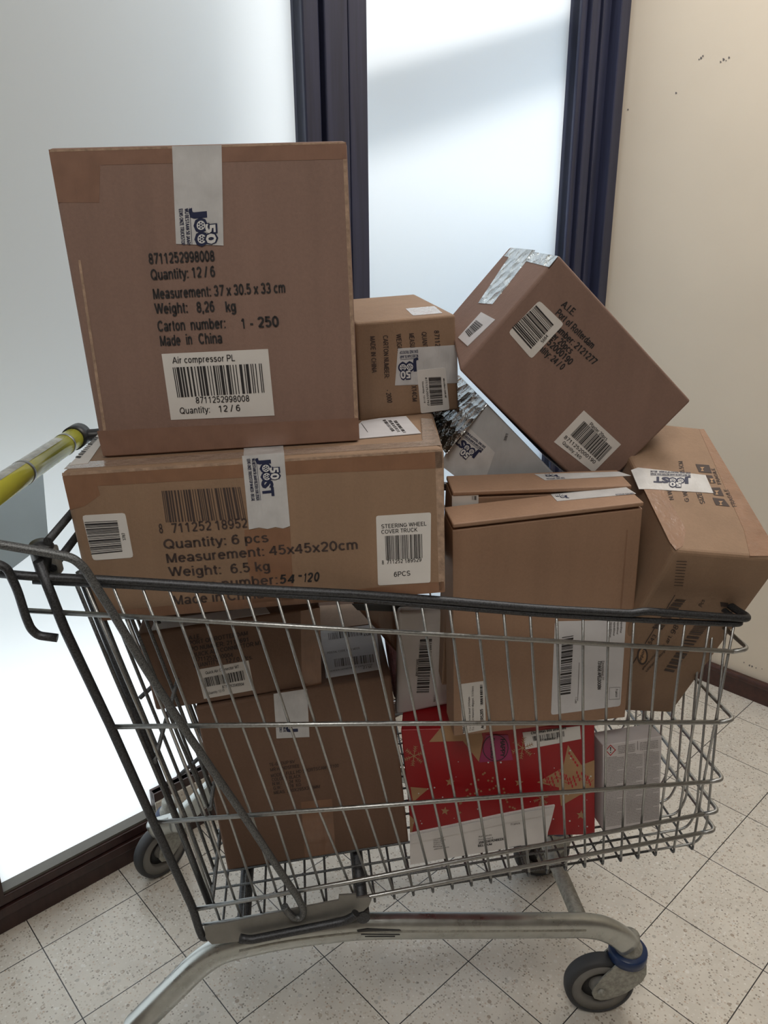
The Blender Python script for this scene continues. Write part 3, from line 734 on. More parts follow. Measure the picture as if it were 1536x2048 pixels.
# handle
HF = loc(at((150, 875), bk(0, .36, 0), EY)); HN = loc(at((0, 977), bk(0, .03, 0), EY))
hf, hn = bk(*HF), bk(*HN); hd = (hn - hf).normalized()
hend = hf + hd * (HF[1] + .125)
L_ = (hend - hf).length
m = MB(); m.tube([hf, hend], .0178, 24); hb = m.build('handle', M['yellow'], cart); hb['label'] = 'yellow handle bar with a worn printed sleeve'
m = MB()
a0 = hf + hd * .055
for k in range(2):
    m.tube([hf + hd * (.055 + .19 * k), hf + hd * (.055 + .19 * k + .008)], .0186, 24)
m.build('handle_band', M['chrome'], hb)
# sleeve: printed strip on the upper half of the bar
m = MB(); s0 = hf + hd * .09; s1 = hend - hd * .03; side = hd.cross(V((0, 0, 1))).normalized(); upv = side.cross(hd)
if upv.z < 0: upv = -upv
ring = lambda c: [c + (side * math.cos(q) + upv * math.sin(q)) * .0182 for q in [.4 + 1.7 * j / 10 for j in range(11)]]
ra, rb = ring(s0), ring(s1)
for j in range(10): m.face([ra[j], ra[j + 1], rb[j + 1], rb[j]])
m.build('printed_sleeve', M['handle_film'], hb)
for far, (e, t) in enumerate(((hend, REAR[0]), (hf, mir(REAR[0])))):
    d = hd if far == 0 else -hd
    m = MB(); m.tube([e - d * .012, e + d * .028], .0205, 24)
    if far: m.tube(fillet([e + d * .016, e + d * .02 + EX * .04 - EZ * .004, bk(-.10, t[1] + (.012 if far else -.012), .66)], .02, 5), .011, 12)
    m.build('handle_end', M['dark_plastic'], cart)['label'] = 'black plastic handle end'
for z_, dx_ in ((.607, -.006), (.55, 0)):
    m = MB(); a_ = near((90, 1089) if z_ > .6 else (100, 1143)); m.tube(B([(a_[0], a_[1] + .01, a_[2]), (a_[0], 2 * MID - a_[1] - .01, a_[2])]), .005, 12); m.build('rear_cross_bar', M['steel_dark'], cart)
# long diagonal braces that hook under the basket
BR = [near(p, -.014) for p in ((-60, 1077), (0, 1089), (100, 1106), (146, 1116), (168, 1135), (225, 1225), (290, 1335), (380, 1475), (480, 1620), (560, 1742), (597, 1797), (608, 1822), (603, 1836), (588, 1836), (574, 1822), (569, 1812))]
for far in (0, 1):
    s = mir if far else (lambda p: p)
    m = MB(); m.tube(fillet(B([s(p) for p in (BR[3:] if far else BR)]), .012, 4), .0052, 12); m.build('diagonal_brace', M['chrome_worn'], cart)
    if far: continue
    m = MB(); q = BR[0]; m.tube(B([s(q), s((q[0] - .06, q[1], q[2] + .012))]), .0055, 12); m.build('handle_arm', M['steel_dark'], cart)
# hooked end of the top frame, lock cap on the rear tube
HK = [near(p, -.012) for p in ((-25, 1124), (0, 1129), (15, 1138), (35, 1180), (52, 1235), (62, 1258), (76, 1271), (115, 1276))]
for far in (0,):
    s = mir if far else (lambda p: p)
    m = MB(); m.tube(fillet(B([s(p) for p in HK]), .01, 4), .0050, 12); m.build('side_hook', M['steel_dark'], cart)
cp = bk(*near((83, 1100), .016)); cd_ = (EX * -.15 - EY * .75 + EZ * .6).normalized()
m = MB(); m.lathe(cp, V((0.05, -.25, 1)), ((-.03, 0), (-.03, .012), (0, .013), (.004, .0145), (.009, .012), (.012, 0)), 28); m.build('lock_cap', M['dark_plastic'], cart)['label'] = 'round black cap on the rear frame tube'
m = MB(); m.box(bk(*near((86, 1118), .012)) - EZ * .022, EX * .016, EY * .014, EZ * .034, .003); m.build('lock_lug', M['bracket'], cart)
# folded steel bracket under the basket
BPN = EY
def brk(px, off): return at(px, bk(0, -.118 + off, 0), EY)
poly = [(408, 1854), (480, 1841), (560, 1825), (620, 1812), (677, 1801), (678, 1791), (712, 1789), (713, 1797), (738, 1794), (743, 1800), (738, 1812), (727, 1822),
        (700, 1830), (662, 1836), (640, 1846), (615, 1853), (570, 1862), (528, 1872), (498, 1880), (474, 1884), (424, 1889), (412, 1878)]
for far in (0, 1):
    P = [brk(p, 0) for p in poly]
    if far: P = [bk(*mir(loc(p))) for p in P]
    m = MB(); m.prism(P, EY * (-.003 if far else .003))
    m.build('side_bracket', M['bracket'], cart)
for px in ((481, 1838), (721, 1793)):
    c = loc(at(px, bk(0, -.10, 0), EY)); m = MB()
    m.tube(B([(c[0], -.112, -.02), (c[0], 2 * MID + .112, -.02)]), .0105, 14); m.build('cross_tube', M['steel_dark'], cart)
# base frame: flattened tube from the rear caster, up and forward to the front caster
SL = .065 / .92
def fr_pt(px, z=None): return at(px, gr(-.28, -.105, 0), (WY - WX * SL).normalized())
def gl(p): d = V(p) - GP; return (d.dot(WX), d.dot(WY), p[2])
BASE = [gl(fr_pt(p)) for p in ((1256, 1888), (1243, 1876), (1225, 1864), (1200, 1854), (1165, 1850), (1000, 1851), (800, 1851), (720, 1852), (640, 1861), (560, 1872), (480, 1889), (435, 1902), (395, 1930), (350, 1975), (268, 2056))]
last = BASE[-1]
rear = (-.205, -.118)
BASE = BASE + [(rear[0] + .055, -.112, .165), (rear[0] + .012, -.116, .150), (rear[0], rear[1], .143)]
def gmir(p): return (p[0], 2 * MID - p[1], p[2])
for far in (0, 1):
    s = gmir if far else (lambda p: p)
    pts = [gr(*s(p)) for p in BASE]
    pts = fillet(pts, .03, 5)
    m = MB(); m.tube(pts, .0205, 32, ry=.0150, up=(0, 0, 1), sq=.72); m.build('base_rail', M['frame_steel'], cart)
    # rolled seam that runs along the outer side of the rail
    m = MB()
    seam = [gr(*s((p[0], p[1] - .0125, p[2] + .004))) for p in BASE[4:11]]
    m.tube(fillet(seam, .03, 4), .0035, 10, up=(0, 0, 1)); m.build('rail_seam', M['galv'], cart)
for pts_ in ([(714, 1861), (735, 1858), (800, 1860), (806, 1864), (770, 1866), (716, 1866)], [(722, 1868), (800, 1868.5), (800, 1870.5), (722, 1870)], [(730, 1873), (790, 1873), (790, 1874.2), (730, 1874.2)]):
    nn = (WY - WX * SL).normalized()
    m = MB(); m.prism([at(q_, gr(-.28, -.105, 0) - nn * .0155, nn) for q_ in pts_], nn * .003); m.build('scuff_mark', M['dark_plastic'], cart)['label'] = 'black scuff mark'
xb = BASE[4][0]
m = MB(); m.tube([gr(xb, BASE[4][1], BASE[4][2]), gr(xb, 2 * MID - BASE[4][1], BASE[4][2])], .0135, 20); m.build('front_cross_tube', M['galv'], cart)['label'] = 'dusty round tube between the front casters'
# inner pressed channel below the bracket
m = MB(); CH = [gr(*gl(at(p, gr(0, -.128, 0), WY))) for p in ((480, 1876), (500, 1880), (560, 1868), (640, 1852), (690, 1842), (708, 1832), (712, 1826))]
m.tube(fillet(CH, .02, 4), .0062, 12); m.build('bracket_channel', M['steel_dark'], cart)
def caster(C, Sw, face, R=.0625, w=.028, ztop=.15):
    """C wheel centre, Sw swivel centre (x,y), face: unit vector out of the wheel's visible side"""
    C = V(C); ax = V(face).normalized(); root = empty('caster', (C.x, C.y, 0), None, None); root.parent = cart
    root.location = V((C.x, C.y, 0)) - wloc(cart)
    h = w / 2
    m = MB(); m.lathe(C, ax, ((-h, R * .84), (-h, R * .90), (-h * .8, R * .97), (-h * .3, R), (h * .3, R), (h * .8, R * .97), (h, R * .90), (h, R * .84), (h * .85, R * .82), (-h * .85, R * .82), (-h, R * .84)), 56)
    m.build('tyre', M['rubber'], root)
    m = MB(); m.lathe(C, ax, ((-h * .9, R * .55), (-h * .95, R * .60), (-h * .95, R * .83), (h * .95, R * .83), (h * .95, R * .60), (h * .9, R * .55), (h * .2, R * .53), (-h * .2, R * .53), (-h * .9, R * .55)), 48)
    m.lathe(C, ax, ((-h, 0), (-h, R * .24), (-h * .2, R * .30), (h * .2, R * .30), (h, R * .24), (h, 0)), 32)
    m.build('wheel_core', M['hub'], root)
    m = MB(); m.lathe(C, ax, ((-h * .18, R * .25), (-h * .18, R * .56), (h * .18, R * .56), (h * .18, R * .25)), 40); m.build('wheel_disc', M['hub_dark'], root)
    S_ = V((Sw[0], Sw[1], 0)); d = (V((S_.x - C.x, S_.y - C.y, 0)))
    d = d - ax * d.dot(ax); dl = d.length; dn = d.normalized(); up = V((0, 0, 1))
    m = MB()
    for sgn in (-1, 1):
        o_ = C + ax * sgn * (h + .003)
        def q(a, b): return o_ + dn * a + up * b
        pts = [q(-.017, -.004), q(-.012, -.015), q(.000, -.020), q(.014, -.018), q(dl - .002, -.004), q(dl + .024, .022), q(dl + .030, .040), q(dl + .028, .062), q(dl - .026, .062), q(-.004, .030), q(-.014, .012)]
        m.prism(pts, ax * sgn * .003)
        m.lathe(o_ + ax * sgn * .003, ax * sgn, ((0, .0085), (.004, .008), (.0045, .0), ), 6)
    m.box(C + dn * (dl - .022) + up * .058 - ax * (h + .004), dn * .050, ax * (2 * h + .008), up * .005, .001)
    m.build('fork', M['galv'], root)
    T = V((C.x, C.y, C.z)) + dn * dl
    m = MB(); m.lathe(V((T.x, T.y, C.z + .060)), up, ((0, .0), (0, .030), (.003, .0335), (.018, .0335), (.021, .0315), (.021, 0)), 40); m.build('swivel_ring', M['ring_blue'], root)['label'] = 'blue plastic swivel ring'
    m = MB(); m.lathe(V((T.x, T.y, C.z + .081)), up, ((0, .024), (.006, .024), (.012, .019), (.03, .017), (.03, 0)), 32); m.build('swivel_cup', M['galv'], root)
    return root
def onz(px, z): r = ray(px); return CAM + r * ((z - CAM_H) / r.z)
# near front: trails to the rear-left of its swivel
c1 = onz((1197, 1964), .0625); ph = math.radians(1)
caster(c1, (c1.x + .046 * math.cos(ph), c1.y + .046 * math.sin(ph)), (math.sin(ph), -math.cos(ph), 0))
c2 = onz((1083, 1700), .0625); ph = math.radians(8)
caster(c2, (c2.x + .03, c2.y + .006), (math.sin(ph), -math.cos(ph), 0))
c3 = onz((322, 1698), .0625); ph = math.radians(47)
caster(c3, (c3.x + .034 * math.cos(ph), c3.y + .034 * math.sin(ph)), (math.sin(ph), -math.cos(ph), 0))
c4 = gr(rear[0] - .03, rear[1], .0625); ph = YAW
caster(c4, (c4.x + .035 * math.cos(ph), c4.y + .035 * math.sin(ph)), (math.sin(ph), -math.cos(ph), 0))
# ------------------------------------------------------------------ the parcels
def tex(P, mat, rows, up, bold=.0):
    P.mat(mat)
    for t, a, b in rows: P.text(t, a, b, up, bold)
# --- carton with the compressors
root, c, F = carton('cardboard_box', 'compressor', 'large square brown carton with an air compressor barcode label, topmost of the pile', 'cardboard box', M['card_red'], .005)
f = F['F']
sticker(f, [(97, 299), (692, 284), (694, 318), (200, 330), (198, 405), (116, 405)], M['tape_red'], root, 'packing_tape', .0003)
sticker(f, [(194, 862), (717, 836), (719, 880), (206, 912)], M['tape_red'], root, 'packing_tape', .0003)
sticker(f, [(100, 299), (690, 284), (690, 287), (100, 304)], M['card_edge'], root, 'worn_edge_strip', .0005)
sticker(f, [(686, 318), (693, 317), (716, 838), (709, 839)], M['card_edge'], root, 'worn_corner_strip', .00025)
sticker(f, [(156, 520), (161, 520), (219, 905), (213, 906)], M['card_edge'], root, 'worn_corner_strip', .00025)
s = sticker(f, [(344, 292), (443, 290), (447, 491), (352, 488)], M['tape_white'], root, 'packing_tape', .0008, 'printed white tape strip')
P = Print(f, .0011); P.logo((357, 418), (9, 128), (75, -7), 'JOO'); P.build('tape_print', s)
P = Print(f, .0008); up = (-3, -25)
tex(P, M['ink'], [('8711252998008', (298, 528), (430, 522)), ('Quantity: 12 / 6', (302, 560), (431, 553)), ('Measurement: 37 x 30.5 x 33 cm', (307, 598), (571, 585)), ('Weight:', (310, 628), (376, 625)),
                   ('8,26', (394, 625), (430, 623)), ('kg', (452, 624), (473, 622)), ('Carton', (316, 663), (371, 660)), ('number:', (382, 660), (452, 656)), ('1', (484, 658), (490, 657)),
                   ('- 250', (501, 656), (559, 653)), ('Made', (321, 692), (362, 690)), ('in', (373, 689), (385, 688)), ('China', (398, 688), (445, 686))], (-2.5, -21), .012)
P.build('box_print', root)
s = sticker(f, [(323, 708), (536, 698), (549, 831), (342, 840)], M['paper'], root)
P = Print(f, .0012)
tex(P, M['ink'], [('Air compressor PL', (345, 727), (470, 722)), ('8711252998008', (392, 807), (499, 803)), ('Quantity:', (360, 828), (420, 825)), ('12 / 6', (438, 824), (481, 822))], (-1.5, -13))
P.bars([(345, 735), (523, 727), (529, 785), (355, 795)], '8711252998008'); P.build('label_print', s)
# --- steering wheel cover carton
root, c, F = carton('cardboard_box', 'steering', 'wide brown carton lettered 45x45x20cm, lying across the cart rim under the compressor carton', 'cardboard box', M['card'], .008)
f = F['F']
sticker(f, [(124, 948), (884, 899), (885, 936), (640, 946), (195, 972), (200, 990), (170, 1012), (140, 1020)], M['tape_brown'], root, 'packing_tape', .0003)
sticker(f, [(186, 1225), (888, 1163), (890, 1184), (189, 1243)], M['tape_brown'], root, 'packing_tape', .0003)
sticker(f, [(488, 1060), (580, 1056), (588, 1200), (505, 1206)], M['tape_brown'], root, 'packing_tape', .0003)
sticker(f, [(124, 946), (884, 898), (884, 903), (124, 952)], M['card_edge'], root, 'worn_edge_strip', .0005)
sticker(f, [(870, 899), (886, 898), (890, 1180), (878, 1182)], M['card_edge'], root, 'worn_corner_strip', .0003)
s = sticker(f, [(484, 912), (568, 906), (580, 1052), (566, 1057), (551, 1054), (535, 1058), (518, 1055), (498, 1059)], M['tape_white'], root, 'packing_tape', .0009, 'printed white tape strip')
P = Print(f, .0013); P.logo((493, 918), (9, 78), (64, -6)); P.build('tape_print', s)
P = Print(f, .0006); P.mat(M['ink_brown'])
P.bars([(323, 982), (480, 974), (492, 1038), (332, 1045)], '8711252189529')
tex(P, M['ink_brown'], [('8', (319, 1067), (327, 1066)), ('711252', (345, 1066), (424, 1060)), ('18952', (432, 1060), (496, 1055)), ('Quantity: 6 pcs', (328, 1098), (538, 1084)), ('Measurement: 45x45x20cm', (334, 1126), (716, 1098)),
                        ('Weight:', (338, 1153), (443, 1148)), ('6.5 kg', (462, 1147), (541, 1141)), ('Carton number:', (342, 1184), (556, 1168)), ('Made in China', (348, 1210), (528, 1196))], (-3, -19), .004)
P.mat(M['ink'])
for a, b, cc in (('5', (559, 1168), (572, 1167)), ('4', (574, 1167), (588, 1166)), ('-', (596, 1158), (603, 1158)), ('1', (607, 1164), (611, 1164)), ('2', (614, 1164), (625, 1163)), ('0', (627, 1163), (638, 1162))): P.text(a, b, cc, (2, -18), .012)
P.build('box_print', root)
s = sticker(f, [(164, 1031), (250, 1026), (267, 1115), (186, 1121)], M['paper'], root, round_=6)
P = Print(f, .001); P.mat(M['ink'])
P.bars([(183, 1109), (168, 1042), (234, 1039), (245, 1103)], None, 5, 58); P.text('3787', (252, 1080), (249, 1065), (-6, 1.5)); P.build('label_print', s)
s = sticker(f, [(752, 1032), (862, 1025), (861, 1165), (756, 1171)], M['paper'], root, round_=4)
P = Print(f, .001)
tex(P, M['ink'], [('STEERING WHEEL', (763, 1057), (853, 1051)), ('COVER TRUCK', (763, 1068), (835, 1063)), ('8', (764, 1129), (768, 1129)), ('711252', (774, 1128), (806, 1126)), ('189529', (810, 1126), (843, 1123))], (-.5, -8))
P.text('6PCS', (788, 1154), (821, 1151), (-.5, -10))
P.bars([(770, 1072), (844, 1068), (845, 1116), (772, 1120)], '8711252189529'); P.build('label_print', s)
f = F['T']
s = sticker(f, [(681, 880), (842, 866), (812, 832), (760, 836), (724, 842)], M['paper_cool'], root, 'paper_label', .0008)
P = Print(f, .0012); P.mat(M['ink'])
for k in range(3): P.bars([(765 + k * 11, 840 + k), (785 + k * 11, 864 + k), (791 + k * 11, 863 + k), (771 + k * 11, 839 + k)], None, 50 + k, 30)
P.poly([(722, 846), (735, 864), (736, 864), (723, 846)]); P.build('label_print', s)
s = sticker(f, [(138, 930), (176, 926), (214, 872), (208, 866), (198, 866)], M['paper'], root, 'paper_label', .0008)
P = Print(f, .0012); P.mat(M['ink'])
P.bars([(150, 915), (190, 872), (198, 874), (160, 916)], None, 9, 40); P.build('label_print', s)
s = sticker(f, [(487, 912), (568, 905), (566, 890), (488, 893)], M['tape_white'], root, 'packing_tape', .0008)
sticker(f, [(128, 938), (884, 890), (878, 880), (140, 925)], M['tape_clear'], root, 'packing_tape', .0004)
sticker(f, [(845, 885), (882, 888), (864, 838), (842, 836)], M['tape_clear'], root, 'packing_tape', .0005)
# --- microfibre cloth carton
root, c, F = carton('cardboard_box', 'cloth', 'small brown carton with sideways carton-number print, standing beside the compressor carton', 'cardboard box', M['card'], .004)
f = F['F']; P = Print(f, .0005)
R_ = [('8711252', (877, 661), (881, 706)), ('QUANTITY', (852, 664), (856, 712)), ('MEASUREMENT', (827, 667), (832, 728)), ('WEIGHT', (801, 668), (804, 708)), ('CARTON NUMBER:', (775, 671), (778, 757)), ('MADE IN CHINA', (749, 673), (753, 746)),
      ('X14CM', (832, 771), (834, 803)), ('- 2000', (780, 780), (784, 806))]
R_ = [(t, (a[0] - 9, a[1]), (b[0] - 9, b[1])) for t, a, b in R_]
tex(P, M['ink_brown'], R_, (10, -.5), .004)
P.build('box_print', root)
s = sticker(f, [(796, 697), (914, 690), (916, 766), (790, 771)], M['tape_white'], root, 'packing_tape', .0006, 'printed white tape strip')
P = Print(f, .0009); P.logo((836, 699), (-66, 5), (3, 58), 'JOO'); P.build('tape_print', s)
s = sticker(f, [(834, 741), (891, 735), (899, 819), (842, 827)], M['paper'], root, round_=3, lift=.0011)
P = Print(f, .0015); P.mat(M['ink'])
P.bars([(857, 755), (861, 811), (886, 809), (882, 754)], '8711252051792'); P.text('8711252051792', (850, 755), (855, 811), (4, -.3)); P.text('Microfibre cloth MF', (886, 757), (890, 796), (3.5, -.3)); P.text('Quantity  12 / 0', (844, 763), (848, 806), (3.2, -.2))
P.build('label_print', s)
sticker(F['T'], [(811, 617), (869, 612), (885, 626), (826, 631)], M['tape_clear'], root, 'packing_tape', .0005)
# --- plaster carton
root, c, F = carton('cardboard_box', 'plaster', 'brown carton balanced on its corner with a plaster 20pcs barcode label', 'cardboard box', M['card_red'], .004)
f = F['F']; P = Print(f, .0005); P.mat(M['ink'])
for t, a, b in (('A.I.E.', (1121, 611), (1146, 633)), ('Port of Rotterdam', (1110, 628), (1183, 698)), ('number: 2121277', (1105, 655), (1187, 731)), ('Plaster 20pcs', (1080, 655), (1140, 709)), ('8711252000190', (1062, 660), (1139, 731)), ('Quantity: 24 / 0', (1058, 683), (1123, 741))):
    P.text(t, a, b, (9.5, -11), .01)
P.build('box_print', root)
s = sticker(f, [(1079, 601), (1128, 648), (1063, 718), (1017, 665)], M['paper'], root, round_=6, lift=.0008)
P = Print(f, .0012); P.mat(M['ink']); P.bars([(1024, 655), (1074, 609), (1109, 648), (1062, 698)], None, 12, 60); P.text('5664', (1086, 687), (1097, 673), (-5, -5)); P.build('label_print', s)
s = sticker(f, [(1168, 821), (1242, 889), (1187, 945), (1108, 884)], M['paper'], root)
P = Print(f, .001); P.mat(M['ink'])
P.bars([(1168, 842), (1224, 895), (1198, 923), (1141, 870)], '8711252000190')
P.text('Plaster 20pcs', (1178, 850), (1212, 882), (5, -6)); P.text('8711252000190', (1127, 876), (1188, 928), (5, -6)); P.text('Quantity: 24/0', (1124, 887), (1160, 919), (4.5, -5.5)); P.build('label_print', s)
f = F['T']
sticker(f, [(1029, 496), (1070, 500), (985, 608), (956, 606)], M['foil'], root, 'foil_tape', .0006, 'shiny silver tape strip')
sticker(f, [(1022, 496), (1116, 512), (1098, 534), (1008, 512)], M['foil'], root, 'foil_tape', .0004, 'shiny silver tape strip')
s = sticker(f, [(962, 624), (990, 639), (935, 692), (916, 675)], M['paper_cool'], root, 'paper_label', .0008)
P = Print(f, .0012); P.mat(M['ink']); P.bars([(952, 640), (930, 663), (938, 674), (966, 650)], None, 3, 50); P.build('label_print', s)
# --- silver grey padded box
root, c, F = carton('foil_wrapped_box', 'silver', 'grey film-wrapped box with shiny silver end, wedged under the plaster carton', 'wrapped box', M['grey_film'], .003)
sticker(F['T'], [(974, 808), (917, 750), (835, 838), (893, 906)], M['foil'], root, 'foil_wrap', .0008, 'crinkled silver foil end')
f = F['F']
s = sticker(f, [(935, 852), (990, 905), (960, 990), (880, 930), (893, 905)], M['tape_white'], root, 'packing_tape', .0006, 'printed white tape strip')
P = Print(f, .001); P.logo((972, 893), (-46, -37), (-28, 36), 'JOOST', small=True); P.mat(M['ink_faint'])
P.mat(M['ink']); P.text('FIRE', (1017, 868), (1012, 882), (-5, -1)); P.build('tape_print', s)
# --- two flat mailer cartons with hinged lids
def mailer(key_, label, name='mailer_box'):
    c = [V(p) for p in BX[key_]]
    base = (c[0] + c[1] + c[4] + c[5]) / 4
    root = empty(name, base, label, 'mailer box', 'flat mailer boxes standing on edge')
    dn = (c[0] - c[3]).normalized(); ins = (c[4] - c[0]).normalized(); lr = (c[1] - c[0]).normalized()
    low = [p.copy() for p in c]
    for i in (2, 3, 6, 7): low[i] = c[i] + dn * .010
    m = MB(); m.hexa(low, .0015); m.build('box_body', M['card_smooth'], root)
    lid = [c[3] + dn * .0062 + ins * -.002, c[2] + dn * .0062 + ins * -.002, c[2] + ins * -.002, c[3] + ins * -.002, c[7] + dn * .0062, c[6] + dn * .0062, c[6], c[7]]
    m = MB(); m.hexa(lid, .0018, 3); m.build('lid', M['card_smooth'], root)
    m = MB(); core = [lerp3(low[3], low[2], low[7], low[6], a, b) for a, b in ((.01, .08), (.985, .08), (.985, .9), (.01, .9))]
    m.prism(core, -dn * .006); m.build('tuck_flap', M['card_dark'], root)
    ctr = sum(c, V((0, 0, 0))) / 8
    return root, {'F': Face(c[0], c[1], c[3], ctr), 'T': Face(c[3], c[2], c[7], ctr), 'L': Face(c[0], c[3], c[4], ctr)}
def lerp3(a, b, c_, d, u, v): return a.lerp(b, u).lerp(c_.lerp(d, u), v)
root, F = mailer('mailer_front', 'tall flat brown mailer box with a big white postal label, standing against the cart side')
f = F['F']
s = sticker(f, [(1110, 1243), (1252, 1240), (1241, 1412), (1102, 1430)], M['paper_cool'], root, round_=5, label='large white shipping label')
P = Print(f, .001); P.mat(M['ink'])
P.bars([(1147, 1271), (1141, 1390), (1119, 1393), (1124, 1275)], None, 21, 90)
P.text('7316GB APELDOORN', (1196, 1322), (1195, 1379), (7, 0), .01); P.mat(M['ink_faint']); P.text('Einsteinlaan 27', (1204, 1322), (1203, 1360), (5, 0)); P.text('Franco', (1231, 1378), (1231, 1394), (5, 0)); P.text('1 Colis', (1150, 1394), (1150, 1407), (4, 0))
for k in range(4): P.text('Expediteur', (1221 + 7 * k, 1240), (1219 + 7 * k, 1275 - 3 * k), (4, 0))
for q in ([(1219, 1375), (1240, 1374), (1239, 1398), (1218, 1399)],):
    for a, b in zip(q, q[1:] + q[:1]): P.poly([a, b, (b[0] + .5, b[1] + .5), (a[0] + .5, a[1] + .5)])
P.poly([(1158, 1325), (1159, 1325), (1156, 1402), (1155, 1402)])
P.build('label_print', s)
s = sticker(f, [(919, 1369), (969, 1362), (972, 1459), (926, 1468)], M['paper'], root, round_=2)
P = Print(f, .001); P.mat(M['ink']); P.bars([(960, 1370), (961, 1412), (966, 1411), (965, 1370)], None, 8, 40)
P.text('TRS205', (932, 1466), (931, 1440), (-6, .4), .02); P.text('Art. TRS205', (968, 1457), (966, 1418), (-6, .4), .01)
P.mat(M['ink_faint']); P.text('Co reflector beel 205mm', (942, 1461), (940, 1394), (-4, .3)); P.text('To. 10St klaxon digger 1/class', (948, 1461), (947, 1372), (-4, .3)); P.build('label_print', s)
sticker(f, [(1253, 1060), (1256, 1060), (1228, 1415), (1224, 1415)], M['card_dark'], root, 'flap_crease', .0003)
f = F['T']; s = sticker(f, [(1101, 988), (1252, 974), (1272, 987), (1114, 1002)], M['tape_white'], root, 'packing_tape', .0008, 'printed white tape strip')
P = Print(f, .0012); P.logo((1140, 999), (-42, 4), (-5, -12), 'ST', small=False); P.mat(M['navy']); P.text('EENS ONZE TRUCKSTOP', (1268, 988), (1232, 991), (-2, -3)); P.build('tape_print', s)
root, F = mailer('mailer_rear', 'flat brown mailer box behind the one with the postal label, only its taped lid showing')
f = F['T']; s = sticker(f, [(1069, 948), (1238, 943), (1262, 951), (1090, 960)], M['tape_white'], root, 'packing_tape', .0008, 'printed white tape strip')
P = Print(f, .0012); P.logo((1122, 956), (-46, 1), (-6, -9), 'OST', small=False); P.mat(M['navy']); P.text('EENS ONZE TRUCKSTOP', (1130, 957), (1094, 959), (-2, -3)); P.build('tape_print', s)
f = F['F']; s = sticker(f, [(904, 991), (957, 988), (957, 1012), (904, 1018)], M['paper'], root, round_=2)
P = Print(f, .001); P.mat(M['ink']); P.bars([(944, 992), (954, 992), (954, 1000), (944, 1000)], None, 4, 12); P.build('label_print', s)
# --- fragile carton leaning at the front end
root, c, F = carton('cardboard_box', 'fragile', 'tall brown carton marked fragile, leaning out over the front end of the cart', 'cardboard box', M['card'], .006)
f = F['T']
sticker(f, [(1352, 1100), (1340, 1085), (1268, 938), (1300, 930), (1362, 1040), (1372, 1060), (1366, 1092)], M['tape_brown'], root, 'packing_tape', .0004)
sticker(f, [(1398, 858), (1408, 858), (1560, 1112), (1500, 1112), (1488, 1060), (1430, 930)], M['tape_brown'], root, 'packing_tape', .0004)
s = sticker(f, [(1262, 940), (1276, 935), (1411, 950), (1427, 986), (1300, 978), (1278, 978)], M['tape_white'], root, 'packing_tape', .0009, 'printed white tape strip')
P = Print(f, .0013); P.logo((1381, 944), (-74, -3), (2, 32), 'JOOST'); P.build('tape_print', s)
P = Print(f, .0006); P.mat(M['ink_brown'])
for t, a, b, u_ in (('N.W:', (1348, 999), (1342, 978), (-9, .5)), ('G.W:', (1379, 1003), (1373, 980), (-9, .5)), ('SIZE:', (1411, 1007), (1401, 982), (-10, .5)), ('x5.5CM', (1370, 948), (1365, 922), (-9, .5)),
                    ('FRAGILE', (1443, 968), (1429, 936), (-7, .5)), ('FRAGILE', (1474, 1013), (1455, 978), (-8, .5))): P.text(t, a, b, (-u_[0] if False else u_[0], u_[1]), .008)
for q in ([(1391, 928), (1418, 930), (1424, 946), (1398, 944)], [(1412, 950), (1424, 951), (1432, 966), (1420, 966)], [(1421, 975), (1440, 975), (1448, 992), (1428, 990)], [(1425, 995), (1448, 998), (1460, 1013), (1432, 1010)]): P.poly(q)
P.mat(M['kraft_art'])
for (x, y) in ((1405, 937), (1424, 960), (1434, 984), (1442, 1005)): P.poly([(x - 5, y - 3), (x + 4, y - 3), (x, y + 1), (x + 3, y + 5), (x - 3, y + 5), (x - 1, y + 1)], .0001)
P.build('box_print', root)
f = F['F']; P = Print(f, .0006); P.mat(M['ink_brown'])
for k in range(9): P.poly([(1353 - k * .6, 1122 + k * 6), (1374 - k, 1123 + k * 6), (1374 - k, 1124.2 + k * 6), (1353 - k * .6, 1123.2 + k * 6)])
P.bars([(1372, 1200), (1322, 1262), (1302, 1258), (1352, 1198)][::1], None, 14, 50)
P.bars([(1416, 1252), (1345, 1348), (1326, 1344), (1390, 1250)], None, 15, 60)
P.poly([(1349, 1190), (1351, 1190), (1262, 1335), (1260, 1335)])
P.text('9814', (1349, 1270), (1368, 1234), (-9, -5)); P.text('art.', (1336, 1288), (1345, 1272), (-7, -4)); P.text('543', (1302, 1290), (1314, 1272), (-7, -4)); P.text('Pcs', (1404, 1215), (1410, 1201), (-7, -4))
P.text('geleverd conform normen', (1286, 1340), (1330, 1290), (-4, -2)); P.text('batterijen niet inbegrepen', (1294, 1344), (1340, 1292), (-4, -2))
P.poly([(1440, 1204), (1456, 1206), (1458, 1214), (1442, 1213)]); P.poly([(1462, 1223), (1476, 1222), (1477, 1224), (1463, 1225)])
fr = P.frame((1285, 1312), (20, 0), (0, 20)); P.disc(fr, 0, 0, .55, .9, 18); P.mat(M['kraft_art']); fr = P.frame((1285, 1312), (20, 0), (0, 20), .0001); P.disc(fr, 0, 0, .38, .7, 18)
P.mat(M['ink_brown']); P.text('depon', (1281, 1326), (1291, 1300), (-6, -3), .02, .0002)
P.build('box_print', root)
f = F['L']; 
